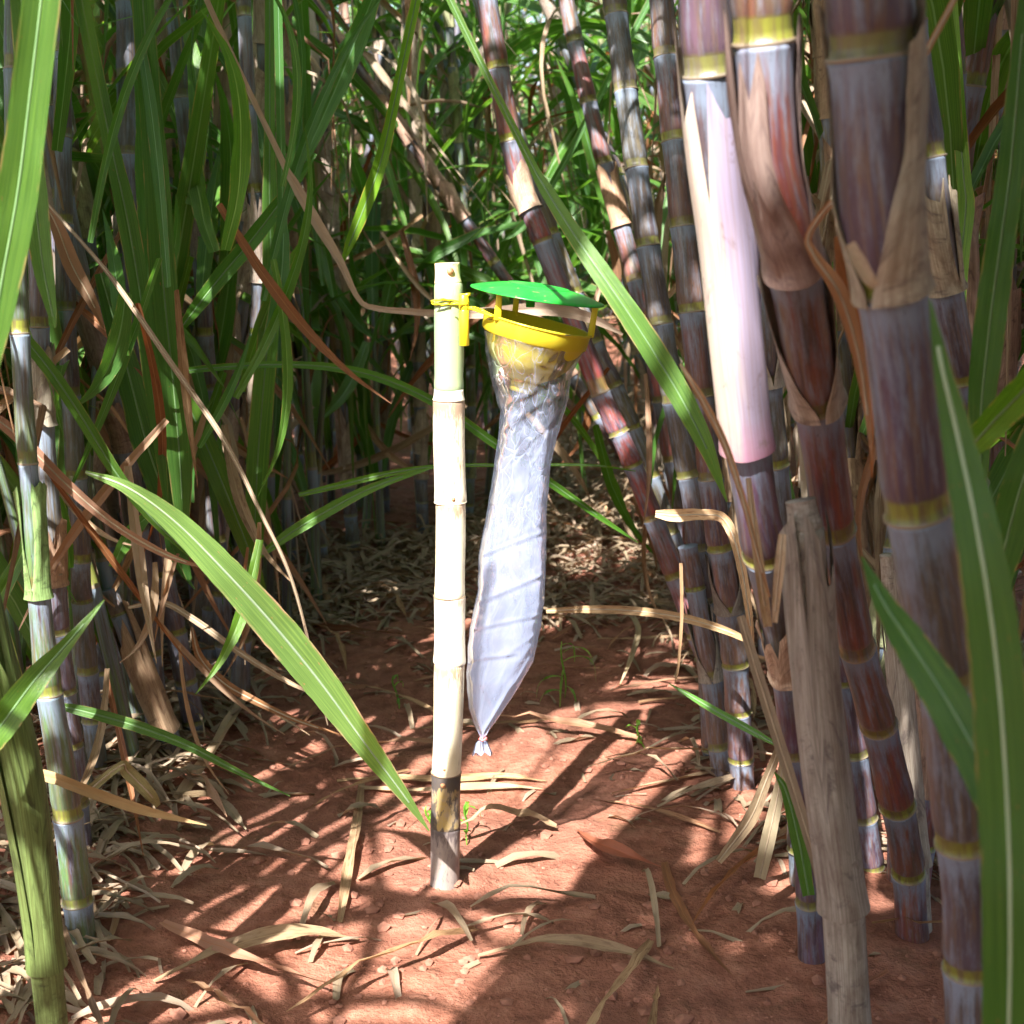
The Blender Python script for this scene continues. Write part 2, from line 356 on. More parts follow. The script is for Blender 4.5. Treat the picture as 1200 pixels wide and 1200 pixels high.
# ------------------------------------------------------------ stems, sheaths and leaves
def frame(tan, ref=Vector((0, -1, 0))):
    t = tan.normalized(); s = t.cross(ref)
    if s.length < 1e-4: s = t.cross(Vector((1, 0, 0)))
    s.normalize(); return t, s, s.cross(t).normalized()     # along, side, towards ref-ish
class Curve:
    def __init__(s, pts, rad):
        s.p = [Vector(p) for p in pts]; s.r = list(rad); s.c = [0]
        for a, b2 in zip(s.p[:-1], s.p[1:]): s.c.append(s.c[-1] + (b2 - a).length)
        s.L = s.c[-1]
    def idx(s, x):
        x = min(max(x, 0), s.L); lo, hi = 0, len(s.c) - 1
        while hi - lo > 1:
            m = (lo + hi) // 2
            if s.c[m] <= x: lo = m
            else: hi = m
        return lo, (x - s.c[lo]) / max(1e-9, s.c[hi] - s.c[lo])
    def at(s, x):
        i, t = s.idx(x); return s.p[i].lerp(s.p[i + 1], t)
    def rad(s, x):
        i, t = s.idx(x); return lerp(s.r[i], s.r[i + 1], t)
    def tan(s, x): return (s.at(x + .012) - s.at(x - .012)).normalized()
RINGS_LO = [(0, 1.07), (.018, 1.07), (.024, .99), (.11, 1.0), (.16, 1.05), (.5, .97), (.9, .98), (.985, 1.03), (1, 1.05)]
RINGS_HI = [(0, 1.05), (.008, 1.085), (.016, 1.08), (.022, 1.0), (.06, .975), (.105, .99), (.125, 1.02), (.16, 1.045), (.25, 1.03), (.4, .985), (.6, .965), (.8, .965), (.92, .985), (.98, 1.02), (1, 1.05)]
def stem_rows(b, cv, s0, s1, z, rings, nseg, lo=0., hi=1.):
    rows = []
    sel = [r for r in rings if lo - 1e-6 <= r[0] <= hi + 1e-6]
    for (q, k) in sel:
        s = lerp(s0, s1, q); p = cv.at(s); t, sd, nr = frame(cv.tan(s)); r = cv.rad(s) * k
        rows.append([b.add(p + (sd * math.cos(a) + nr * math.sin(a)) * r * (1 + .03 * math.sin(2 * a + z * 9)), (i / nseg, q, z)) for i in range(nseg) for a in [i / nseg * math.tau]])
    b.grid(rows, close=True); return rows
def cap_ring(b, row, p, st):
    c = b.add(p, st)
    for i in range(len(row)): b.f.append((row[i], row[(i + 1) % len(row)], c)); b.mi.append(0)
def sheath_mesh(b, cv, s0, s1, face, open0=.0, open1=1.3, flare=.004, z=0., n=14, rows_n=10, k=1.09, ragged=.0):
    """a dead leaf base: closed at its foot, opening in a U on the side `face` (radians round the stem)"""
    q = random.Random(int(z * 1000) + 5); zz = z * 31; jag = [min(.7, abs(noise.noise(Vector((i * .22, zz, 0)))) * ragged * 3 + (ragged * q.uniform(.6, 2.2) if q.random() < .16 else ragged * q.uniform(0, .2))) for i in range(n + 1)]
    layers = []
    for lay in (0, 1):
        rows = []
        for j in range(rows_n + 1):
            h = j / rows_n; row = []
            for i in range(n + 1):
                hh = h * (1 - jag[i]); s = lerp(s0, s1, hh); p = cv.at(s); t, sd, nr = frame(cv.tan(s))
                op = lerp(open0, open1, sm(.0, .55, hh) ** .8)
                a = face + op + (math.tau - 2 * op) * i / n
                r = cv.rad(s) * k + flare * h * h * (1 + 1.6 * noise.noise(Vector((i * .3, h * 2, zz)))) + .0012 * h * noise.noise(Vector((i * .9, h * 3, zz))) + .0006 * math.sin(a * 5 + z * 7 + h * 6) + (.0008 if lay else 0) + .002 * (1 - sm(0, .07, hh))
                row.append(b.add(p + (sd * math.cos(a) + nr * math.sin(a)) * r, (i / n, h, z)))
            rows.append(row)
        b.grid(rows); layers.append(rows)
    for e in (0, n):
        for a, c in zip(zip(layers[0][:-1], layers[0][1:]), zip(layers[1][:-1], layers[1][1:])):
            b.f.append((a[0][e], a[1][e], c[1][e], c[0][e])); b.mi.append(0)
XS = (-1, -.55, -.07, 0, .07, .55, 1); XS3 = (-1, -.5, 0, .5, 1)
def ribbon(b, pts, fold=.25, z=0., xs=XS, wave=.0, sd=0, face=None, torn=0.):
    """pts: (x, y, z, half width, roll) along the blade"""
    n = len(pts); rows = []
    for i, q in enumerate(pts):
        p = Vector(q[:3]); a = Vector(pts[max(i - 1, 0)][:3]); c = Vector(pts[min(i + 1, n - 1)][:3])
        f = face if face is not None else (Vector((0, 0, HC)) - p).normalized()
        t, s, nr = frame(c - a, f)
        cr, sr = math.cos(q[4]), math.sin(q[4]); s, nr = s * cr + nr * sr, nr * cr - s * sr
        w = max(q[3], .0004); row = []
        for x in xs:
            e = 1 + (torn * noise.noise(Vector((i * .9, x * 3, sd))) if abs(x) == 1 else 0)
            off = nr * (-fold * (1 - abs(x)) * w)
            if wave: off = off + nr * (wave * w * abs(x) * noise.noise(Vector((i * .35, x * 1.5, sd + .5))))
            row.append(b.add(p + s * (x * w * e) + off, (x, i / (n - 1), z)))
        rows.append(row)
    b.grid(rows)
def px_pts(ctrl, n):
    out = []
    for u, v, Y, w, roll in catmull([(c + (0,))[:5] if len(c) == 4 else c for c in ctrl], n):
        p = P(u, v, Y); out.append((*p, w / 2 * dep(p) / FPX, R(roll)))
    return out

def leaf_thing(label, ctrl, mat=None, n=40, fold=.25, wave=.3, rib=True, ribm=None, name='sugarcane_leaf', cat='leaf', color=None, group=None, torn=.05, parent=None, part='blade'):
    """one long leaf: ctrl = (u, v, distance, width in px, roll)"""
    mat = mat or GREEN; ctrl = [tuple(c) + (0,) * (5 - len(c)) for c in ctrl]
    if ctrl[0][1] < 235 and ctrl[0][3] > 4 and ctrl[1][1] > ctrl[0][1]:        # it hangs from above the picture
        a, c = ctrl[0], ctrl[1]; m = max(-.6, min(.6, (a[0] - c[0]) / (c[1] - a[1])))
        ctrl = [(a[0] + m * (a[1] + 330) * .8, -330, a[2], a[3] * .7, a[4]), (a[0] + m * (a[1] + 60) * .9, -60, a[2], a[3] * .95, a[4])] + ctrl
    pts = px_pts(ctrl, n); sd = rnd.random() * 50
    root = parent or empty(name, pts[0][:3], label, cat, group)
    b = MB(); ribbon(b, pts, fold, sd, XS, wave, sd, torn=torn); o = b.obj(part, mat, root, color=color)
    if rib:
        b = MB(); rows = []
        m = int(n * .93)
        for i in range(m):
            q = pts[i]; p = Vector(q[:3]); a = Vector(pts[max(i - 1, 0)][:3]); c = Vector(pts[min(i + 1, n)][:3])
            t, s, nr = frame(c - a, (Vector((0, 0, HC)) - p).normalized())
            cr, sr = math.cos(q[4]), math.sin(q[4]); s, nr = s * cr + nr * sr, nr * cr - s * sr
            w = max(.0009, q[3] * .055); row = []
            for k in range(6):
                an = k / 6 * math.tau
                row.append(b.add(p + nr * (-fold * q[3] * .98 + .0003) + s * (math.cos(an) * w) + nr * (math.sin(an) * w * .55), (math.cos(an), i / n, .5)))
            rows.append(row)
        b.grid(rows, close=True); b.obj('midrib', (ribm or RIBG) if mat is GREEN else RIBD, root, color=color)
    return root
RIBM = mat_simple('pale_leaf_midrib', (.33, .45, .27), (.42, .52, .34), 40, .42, .1, .001)
RIBG = mat_simple('green_leaf_midrib', (.11, .21, .08), (.16, .27, .11), 40, .42, .1, .001)
RIBD = mat_simple('dry_leaf_midrib', (.36, .27, .18), (.46, .37, .26), 40, .6, .1, .001)

def hero_cane(label, ctrl, nodes, color, top=1.5, sheaths=(), nseg=28, extra_up=.11, cat='sugarcane', group=None, cut_top=False, down=True, mat=None):
    """ctrl: (u, v, distance, width px) from the top down; nodes: v of each leaf scar"""
    sam = catmull(ctrl, 60); pts = []; rad = []; vs = []
    for u, v, Y, w in sam:
        p = P(u, v, Y); pts.append(p); rad.append(w / 2 * dep(p) / FPX); vs.append(v)
    # carry on to the soil, and up out of the picture
    nd = []
    if down:
        d = (pts[-1] - pts[-4]).normalized(); d = (d + Vector((0, 0, -1)) * .6).normalized(); p = pts[-1].copy(); k = 0
        while p.z > gh(p.x, p.y) - .02 and k < 80: p = p + d * .012; pts.append(p.copy()); rad.append(rad[-1]); k += 1
    if not cut_top:
        d = (pts[0] - pts[3]).normalized(); up = []; p = pts[0].copy()
        while p.z < top:
            d = (d + Vector((0, .02, .03))).normalized(); p = p + d * .03; up.append(p.copy())
        pts = up[::-1] + pts; rad = [rad[0] * lerp(.9, 1, (i + 1) / max(1, len(up))) for i in range(len(up))] + rad; vs = [None] * len(up) + vs
    off = len(pts)
    pts = pts[::-1]; rad = rad[::-1]; cv = Curve(pts, rad)
    idx = {}
    base = len(pts) - len(vs)
    vv = vs[::-1]
    def s_of(v):
        best = None
        for i, q in enumerate(vv):
            if q is None: continue
            if best is None or abs(q - v) < best[0]: best = (abs(q - v), i)
        return cv.c[best[1] + base]
    ns = sorted(s_of(v) for v in nodes)
    step = (ns[-1] - ns[0]) / max(1, len(ns) - 1) if len(ns) > 1 else .09
    s = ns[0]
    while s > .03: s -= step * .8; ns.insert(0, max(s, 0.0)); 
    s = ns[-1]
    if cut_top: ns.append(cv.L)
    else:
        while s < cv.L - .02: s += max(step, extra_up); ns.append(min(s, cv.L))
    root = empty('sugarcane', pts[0], label, cat, group)
    for a, c in zip(ns[:-1], ns[1:]):
        if c - a < .008: continue
        z = rnd.random()
        b = MB(); stem_rows(b, cv, a, c, z, RINGS_HI, nseg, 0, .105); b.obj('growth_ring', mat or CANE, root, color=color)
        b = MB(); rows = stem_rows(b, cv, a, c, z, RINGS_HI, nseg, .105, 1); 
        cap_ring(b, rows[-1], cv.at(c), (0, .99, z)); b.obj('internode', mat or CANE, root, color=color)
    for (v0, v1, face, o0, o1, col) in sheaths:
        b = MB(); sheath_mesh(b, cv, s_of(v0) - .002, s_of(v1), R(face), o0, o1, .003, rnd.random(), 26, 18, 1.07, .15)
        b.obj('leaf_sheath', SHEATH_FRESH if col == (1, 1, .999) else SHEATH, root, color=col)
    return root, cv

# ------------------------------------------------------------ the stake
STY = 1.60
def lathe(b, prof, c, ax=Vector((0, 0, 1)), n=48, close=True, z=0.):
    t, s, nr = frame(ax); rows = []
    for j, (r, h) in enumerate(prof):
        rows.append([b.add(Vector(c) + t * h + (s * math.cos(i / n * math.tau) + nr * math.sin(i / n * math.tau)) * r, (i / n, j / (len(prof) - 1), z)) for i in range(n)])
    b.grid(rows, close=close); return rows
stk_c = [(524, 308, STY, 31), (525, 330, STY, 33), (526, 345, STY, 36), (526.5, 400, STY, 38), (526, 440, STY, 35), (526, 468, STY, 36),
         (526, 520, STY, 37), (528, 588, STY, 36), (528, 640, STY, 37), (527, 698, STY, 36), (527, 760, STY, 36), (526, 800, STY, 37), (525, 860, STY, 36), (523, 905, STY, 34), (522, 960, STY, 34), (521, 1060, STY, 34)]
sp = [P(u, v, Y) for u, v, Y, w in stk_c]; sr = [w / 2 * dep(p) / FPX for p, (u, v, Y, w) in zip(sp, stk_c)]
fine = catmull([(*p, r) for p, r in zip(sp, sr)], 150)
fine = [f for f in fine if f[2] > gh(f[0], f[1]) - .03][::-1]
scv = Curve([f[:3] for f in fine], [f[3] for f in fine])
stake = empty('cane_stake', fine[0][:3], 'upright pale cut cane stake with green upper joint and scorched foot', 'stake')
def s_at(v):
    z = P(526, v, STY).z; return min(range(len(scv.p)), key=lambda i: abs(scv.p[i].z - z))
def sv(v): return scv.c[s_at(v)]
EDGE = [(0, 1.0), (.01, 1.02), (.05, 1.03), (.12, 1.0), (.3, .975), (.6, .975), (.85, .99), (.96, 1.01), (.99, 1.0), (1, .96)]
segs = [(1100, 906, STK_GREY, 1), (905, 777, STK_CREAM, 1), (776, 701, STK_FLECK, 1), (699, 590, STK_CREAM, 1), (589, 469, STK_STAIN, 1), (455, 331, STK_GREEN, .99), (331, 308, STK_CUT, .92)]
for k, (va, vb, m, sc_) in enumerate(segs):
    a, c = (0 if va > 1060 else sv(va)), sv(vb); z = k * .37 + .1; b = MB()
    if k == 0:
        mid = sv(968); stem_rows(b, scv, a, mid, z, EDGE, 36); b.obj('internode', STK_GREY, stake)
        b = MB(); rows = stem_rows(b, scv, mid, c, z, EDGE, 36); cap_ring(b, rows[-1], scv.at(c), (0, 1, z)); b.obj('scorched_internode', STK_BURN, stake); continue
    rings = [(q, w * sc_) for q, w in EDGE]
    rows = stem_rows(b, scv, a, c, z, rings, 36)
    cap_ring(b, rows[-1], scv.at(c), (0, .5, z)); b.obj('internode', m, stake)
# pale root band under the green joint, and the raised scars
b = MB(); rows = stem_rows(b, scv, sv(469), sv(455), .7, [(0, 1.03), (.1, 1.03), (.3, .99), (.8, .97), (1, .97)], 36); cap_ring(b, rows[-1], scv.at(sv(455)), (0, 1, .3)); b.obj('root_band', mat_simple('pale_root_band', (.80, .74, .58), (.86, .82, .68), 60, .55), stake)
DARKSCAR = mat_simple('brown_node_scar', (.22, .12, .07), (.45, .33, .2), 90, .7)
for v, k in ((905, 1.05), (700, 1.04), (590, 1.06), (468, 1.04)):
    b = MB(); s = sv(v); rows = stem_rows(b, scv, s - .0012, s + .0012, .3, [(0, .98), (.3, k), (.7, k), (1, .98)], 36); b.obj('node_scar', DARKSCAR if v in (905, 700) else STK_CREAM, stake)
for (u, v, r, mt) in ((530, 318, .0042, TIE), (530, 583, .0028, STK_CUT), (524, 897, .0026, DARKSCAR), (523, 914, .0034, STK_BURN)):
    s = sv(v); rr = scv.rad(s) * .97; c = scv.at(s); dx = (u - 526) / FPX * 1.6; b = MB()
    dirn = Vector((dx, -math.sqrt(max(1e-8, rr * rr - dx * dx)), 0)); BUD = mat_simple('cane_bud', (.30, .10, .05), (.55, .30, .14), 200, .6)
    lathe(b, [(.0001, .0022), (r * .5, .0018), (r * .85, .0008), (r, -.0006)], c + dirn, dirn.normalized() + Vector((0, 0, .0)), 14); b.obj('bud', BUD, stake)

# ------------------------------------------------------------ the trap
TC = P(630, 379, STY)                         # middle of the funnel's rim
ax_f = (Matrix.Rotation(R(13.5), 3, 'Y') @ Matrix.Rotation(R(1.8), 3, 'X') @ Vector((0, 0, 1))).normalized()
ax_c = (Matrix.Rotation(R(8.5), 3, 'Y') @ Matrix.Rotation(R(1.4), 3, 'X') @ Vector((0, 0, 1))).normalized()
trap = empty('funnel_trap', TC, 'funnel trap with green lid and yellow funnel tied to the pale cane stake', 'insect trap')
fr_ = .0612
b = MB(); lathe(b, [(fr_ + .0015, 0), (fr_ + .0018, .0012), (fr_ - .0005, .0018), (fr_ - .002, .0002), (fr_ - .003, -.014), (fr_ - .007, -.0185), (.0505, -.030), (.0445, -.042), (.032, -.055), (.0165, -.0645), (.0125, -.072), (.0125, -.0785),
                    (.0142, -.0785), (.0144, -.0725), (.018, -.0655), (.0335, -.056), (.046, -.043), (.052, -.030), (fr_ - .004, -.0185), (fr_ - .0012, -.0165), (fr_ - .0002, -.003), (fr_ + .0002, -.0008), (fr_ + .0015, 0)], TC, ax_f, 72)
b.obj('funnel', FUNNEL, trap)
CC = P(630, 345, STY)
cr_ = .0752
prof = [(.0001, .0115), (.012, .0113), (.03, .0098), (.045, .0074), (.06, .0040), (.07, .0012), (cr_, -.0004), (cr_ + .0006, -.0014), (cr_, -.0020), (.07, -.0008), (.06, .0020), (.045, .0052), (.03, .0076), (.012, .0091), (.0001, .0093)]
b = MB(); lathe(b, prof, CC, ax_c, 80); b.obj('lid', CAP, trap)
for r_ in (.012, .034):                        # moulded rings on the lid
    b = MB(); h_ = .0113 if r_ < .02 else .0093
    lathe(b, [(r_ - .0012, h_ - .0006), (r_ - .0006, h_ + .0005), (r_ + .0006, h_ + .0005), (r_ + .0012, h_ - .0008)], CC, ax_c, 48); b.obj('lid_ring', CAP, trap)
def bar(b, p0, p1, w0, w1, d0=None, d1=None, ref=Vector((0, -1, 0)), z=0.):
    p0, p1 = Vector(p0), Vector(p1); t, s, nr = frame(p1 - p0, ref); rows = []
    d0 = d0 or w0; d1 = d1 or w1
    for q in (0, .04, .96, 1):
        k = .8 if q in (0, 1) else 1; p = p0.lerp(p1, q); w, d = lerp(w0, w1, q) * k / 2, lerp(d0, d1, q) * k / 2
        rows.append([b.add(p + s * (w * a) + nr * (d * c), (a, q, z)) for a, c in ((-1, -.7), (-.7, -1), (.7, -1), (1, -.7), (1, .7), (.7, 1), (-.7, 1), (-1, .7))])
    b.grid(rows, close=True); b.f.append(tuple(rows[0][::-1])); b.f.append(tuple(rows[-1])); b.mi += [0, 0]
tf, sf, nf = frame(ax_f)
def rimp(u, front, h=0.):
    """point on the funnel rim seen at u, on the near or far side"""
    best = None
    for i in range(360):
        a = i / 360 * math.tau; p = TC + (sf * math.cos(a) + nf * math.sin(a)) * fr_ + tf * h
        if ((p.y < TC.y) == front):
            uu = 600 + FPX * p.x / dep(p)
            if best is None or abs(uu - u) < best[0]: best = (abs(uu - u), p)
    return best[1]
tc_, sc2, nc_ = frame(ax_c)
def lidp(p, u, grow=1.0):
    d = Vector((p.x - CC.x, p.y - CC.y, 0)); q = Vector((CC.x + d.x * grow + (u - 0) / FPX * 1.6, CC.y + d.y * grow, 0))
    r = math.hypot(q.x - CC.x, q.y - CC.y); q.z = CC.z - ((q.x - CC.x) * ax_c.x + (q.y - CC.y) * ax_c.y) / ax_c.z + max(0, .0062 * (1 - (r / .075) ** 2)); return q
for (u, front, du, gr, w0, w1) in ((584, True, 2, 1.0, .0085, .0058), (604, False, 3, 1., .0070, .0062), (694, True, 6, 1.0, .0072, .0065)):
    p = rimp(u, front); q = lidp(p, du, gr); b = MB()
    lo = p - tf * (.003 if u != 694 else .001); bar(b, lo, q + Vector((0, 0, .001)), w0, w1, w0 * .6, w1 * .6); b.obj('leg', YELLOW, trap)
p = P(621.5, 349, STY + .005); b = MB(); bar(b, p + Vector((0, 0, .006)), P(621.5, 360, STY + .005), .0105, .0098, .008, .007); b.obj('lure_holder', CAP, trap)
# arm, clamp and wire
ap = rimp(569, True); cl0, cl1 = P(543.5, 346, STY - .020), P(544, 405, STY - .018)
b = MB(); ctrl = [P(543, 361, STY - .020), P(555, 361.5, STY - .016), P(563, 364, STY - .010), ap + Vector((.002, .004, -.001))]
for a, c in zip(catmull(ctrl, 10)[:-1], catmull(ctrl, 10)[1:]): bar(b, Vector(a), Vector(c) + (Vector(c) - Vector(a)) * .1, .0045, .0045, .006, .006)
b.obj('arm', YELLOW, trap)
b = MB(); bar(b, P(551, 361, STY - .018), P(578, 371, STY - .040), .0022, .0022, .006, .006); b.obj('arm_brace', YELLOW, trap)
b = MB(); d = (cl0 - cl1).normalized(); L_ = (cl0 - cl1).length
lathe(b, [(.0002, 0), (.0050, 0), (.0056, .0006), (.0056, L_ - .017), (.0050, L_ - .016)], cl1, d, 24); rows = lathe(b, [(.0050, L_ - .016), (.0056, L_ - .013), (.0058, L_), (.0046, L_ + .0008), (.0002, L_ + .0006)], cl1, d, 24)
b.obj('clamp_post', YELLOW, trap)
b = MB(); bar(b, cl0 + Vector((-.004, .003, -.0005)), cl0 + Vector((.0065, -.0025, .001)), .0035, .0035, .008, .006); b.obj('clamp_hook', YELLOW, trap)
def tube(b, pts, r, n=8, z=0.):
    rows = []; m = len(pts)
    for i, p in enumerate(pts):
        a = Vector(pts[max(0, i - 1)]); c = Vector(pts[min(m - 1, i + 1)]); t, s, nr = frame(c - a, Vector((.13, .2, .97)))
        rr = r * (.4 if i in (0, m - 1) else 1)
        rows.append([b.add(Vector(p) + (s * math.cos(k / n * math.tau) + nr * math.sin(k / n * math.tau)) * rr, (k / n, i / m, z)) for k in range(n)])
    b.grid(rows, close=True); b.f.append(tuple(rows[0][::-1])); b.f.append(tuple(rows[-1])); b.mi += [0, 0]
def loop(v, tilt, extra, ph):
    s = sv(v); c = scv.at(s); r = scv.rad(s) + .0016; out = []
    for i in range(65):
        a = i / 64 * math.tau + ph
        out.append((c.x + math.cos(a) * (r + extra), c.y + math.sin(a) * (r + extra), c.z + math.sin(a) * tilt * .012 + math.cos(a) * tilt * .004 + .0008 * math.sin(a * 3)))
    return out
b = MB(); tube(b, loop(355, .12, 0, 0), .0011); b.obj('tie_wire', YELLOW, trap)
b = MB(); tube(b, loop(352, -.22, .0006, 1.), .0010); b.obj('tie_wire', YELLOW, trap)
b = MB(); tube(b, [tuple(P(u, v, STY - .0215)) for u, v in ((506, 352), (511, 355), (518, 357.5), (526, 356), (527, 352.5), (519, 350), (511, 351), (508, 354))], .0010)
b.obj('tie_wire', YELLOW, trap)
b = MB(); tube(b, [tuple(P(u, v, STY - .025 + .004 * math.sin(u))) for u, v in ((527, 357), (533, 356), (540, 357), (547, 356.5), (549, 354), (543, 352.5), (536, 353.5))], .0013)
b.obj('tie_wire', YELLOW, trap)

# the bag: film gathered round the funnel, hanging to a tied end
lft = [(386, 567), (400, 568), (425, 571), (450, 577), (482, 586), (520, 583), (560, 577), (610, 569), (650, 561), (690, 560), (738, 550), (790, 546.5), (830, 549), (850, 556), (862, 562), (866, 563), (871, 558), (884, 554)]
rgt = [(404, 690), (412, 684), (425, 676), (445, 668), (465, 667), (500, 656), (545, 645), (600, 640.5), (650, 640), (700, 638), (738, 633), (775, 625), (805, 608), (835, 588), (855, 574), (865, 568), (871, 571), (882, 576)]
dpt = [(386, .0600), (410, .057), (430, .050), (470, .036), (520, .026), (560, .021), (640, .018), (730, .019), (800, .016), (840, .009), (865, .0026), (871, .005), (884, .007)]
def itp(tab, v):
    if v <= tab[0][0]: return tab[0][1]
    for (a, x), (c, y) in zip(tab[:-1], tab[1:]):
        if v <= c: return x + (y - x) * (v - a) / (c - a)
    return tab[-1][1]
creases = [((560, 652), (643, 621), 4, 2.0), ((552, 738), (640, 719), 3.2, 1.8), ((556, 708), (640, 672), 4, 2.2), ((547, 774), (606, 766), 2.6, 1.8), ((575, 640), (636, 612), 1.5, 3), ((590, 770), (630, 742), 2, 2.5),
           ((585, 480), (640, 560), 2.5, 2.5), ((600, 440), (575, 560), 2.5, 2.2), ((605, 470), (650, 445), 3, 2), ((583, 510), (630, 475), 3, 2.2), ((600, 395), (640, 430), 2.5, 2), ((572, 400), (600, 450), 3, 2), ((590, 440), (655, 455), 3, 2),
           ((598, 540), (640, 500), 2.5, 2), ((565, 800), (590, 850), 2, 3), ((600, 800), (570, 855), 2, 2.5), ((630, 760), (575, 845), 1.5, 2), ((570, 790), (562, 856), 1.5, 2), ((615, 420), (670, 440), 2.5, 2), ((640, 490), (612, 530), 2, 2), ((660, 410), (630, 470), 3, 2.4), ((580, 590), (640, 560), 1.5, 4)]
def crease(u, v):
    e = 0.
    for (a, c, amp, w) in creases:
        dx, dy = c[0] - a[0], c[1] - a[1]; L = math.hypot(dx, dy); t = ((u - a[0]) * dx + (v - a[1]) * dy) / L / L
        if -.12 < t < 1.12:
            d = ((u - a[0]) * dy - (v - a[1]) * dx) / L; fade = sm(-.12, .1, t) * (1 - sm(.9, 1.12, t))
            e += amp * fade * (math.exp(-(d / w) ** 2) - .7 * math.exp(-((d + w * 2.2) / (w * 1.6)) ** 2))
    return e * .00026
bag = []; b = MB(); rows = []; NV, NA = 260, 120
for j in range(NV + 1):
    q = j / NV; row = []; 
    for i in range(NA):
        a = i / NA * math.tau; ca, sa = math.cos(a), math.sin(a)
        # the top hem follows the funnel's slope
        v = lerp(386 + 15 * (ca + 1) * .5, 884, q)
        l, r = itp(lft, v), itp(rgt, v); hw, c = (r - l) / 2, (l + r) / 2
        flat = sm(430, 540, v); cc = math.copysign(abs(ca) ** lerp(1, .8, flat), ca)
        u = c + hw * cc; dp = itp(dpt, v)
        low = sm(470, 560, v) ; amp = lerp(1.0, .6, low) * sm(386, 400, v) * (1 - sm(845, 866, v))
        n1 = 1 - abs(noise.noise(Vector((u * .035 + v * .012, v * .03, sa * .8 + 2)))) * 2
        n2 = 1 - abs(noise.noise(Vector((u * .06 + v * .02, v * .035 - u * .02 + 9, sa * 1.2)))) * 2
        rad = 1 + amp * (.09 * (n1 - .5) + .028 * (n2 - .5)) * (1 - .55 * low) / max(.5, dp / .03)
        y = STY + sa * dp * rad - (.0 if v < 480 else .004 * sm(480, 560, v) * math.sin(v * .02))
        if sa < .35: y -= crease(u, v) * (1 if sa < 0 else .0)
        if v > 845: y += .0015 * math.sin(a * 5) * sm(845, 870, v)
        u += 1.6 * noise.noise(Vector((v * .06, a * 2, 4))) * amp + (1.2 * math.sin(a * 6) if v > 868 else 0)
        vv = v + (2.0 * math.sin(a * 7 + 1) if j == NV else 0)
        row.append(b.add(P(u, vv, y), (ca * .5 + .5 + (0 if sa < 0 else 3.), q, .2)))
    rows.append(row)
b.grid(rows, close=True); bago = b.obj('catch_bag', FILM, trap)
b = MB(); tube(b, [(P(566, 866, STY).x + math.cos(k / 24 * math.tau) * .0042, STY + math.sin(k / 24 * math.tau) * .0036, P(566, 866, STY).z + .0006 * math.sin(k)) for k in range(25)], .0013)
bo = b.obj('tie_band', TIE, None, origin=TC); bo.parent = bago; bo.location = (0, 0, 0)
for (u0, v0, u1, v1) in ((571, 373.5, 578, 375), (656, 392, 669, 393)):
    b = MB(); pa, pb = None, None
    dy = fr_ * math.sqrt(max(0, 1 - ((u0 + u1) / 2 - 630) ** 2 / 66. ** 2))
    tube(b, [tuple(P(u, v, STY - dy - .0012)) for u, v in ((u0, v0), ((u0 + u1) / 2, (v0 + v1) / 2), (u1, v1))], .0007, 6); b.obj('staple', METAL, trap)

# ------------------------------------------------------------ what must stay in the sun, and what must stay in view
PROT = [(P(526, v, STY), .026) for v in range(300, 1000, 14)] + [(P(u, v, STY), .052) for u, v in ((580, 345), (630, 350), (680, 360), (620, 400), (625, 460), (615, 520), (605, 580), (600, 640), (598, 700), (590, 760), (580, 820))]
PROT += [(P(800, 603, 1.49), .02), (P(840, 604, 1.46), .02), (P(302, 330, 2.15), .015), (P(298, 450, 2.15), .015), (P(700, 310, 1.32), .015), (P(760, 402, 1.30), .02), (P(935, 260, .93), .012), (P(612, 220, 2.3), .02), (P(725, 520, 2.25), .02), (P(430, 240, 2.1), .02), (P(880, 590, 1.11), .015), (P(55, 300, 1.3), .01), (P(90, 930, 1.27), .012)]
PROT += [(P(u, v, 1.05), .03) for u, v in ((850, 215), (852, 270), (858, 330), (862, 390), (868, 450), (875, 505))] + [(P(924, 735, 1.25), .022), (P(300, 690, 1.36), .02), (P(345, 760, 1.4), .03), (P(380, 810, 1.42), .025), (P(450, 915, 1.45), .02)]
PROT += [(P(u, v, ground_v(v)), r * .45) for u, v, r in ((650, 835, .03), (735, 800, .03), (640, 955, .03), (730, 940, .035), (590, 975, .03), (480, 880, .012), (470, 955, .012), (790, 770, .02), (600, 870, .02))]
E1_ = SD.cross(Vector((0, 0, 1))).normalized(); E2_ = SD.cross(E1_).normalized()
BAS = np.array([E1_, E2_, SD]).T
PT = np.array([tuple(p) for p, r in PROT]) @ BAS; PR = np.array([r for p, r in PROT])
def shades(pts, cut=1.0):
    a = np.array([tuple(q[:4]) for q in pts]); n = len(a); m = 6
    k = np.arange(0, n - 1, 1 / m); i = k.astype(int); f = (k - i)[:, None]; a = a[i] * (1 - f) + a[np.minimum(i + 1, n - 1)] * f
    p = a[:, :3] @ BAS; d = PT[None] - p[:, None]
    return bool(((d[..., 2] > .12) & (np.hypot(d[..., 0], d[..., 1]) < PR[None] + a[:, 3:4] * .6)).any())
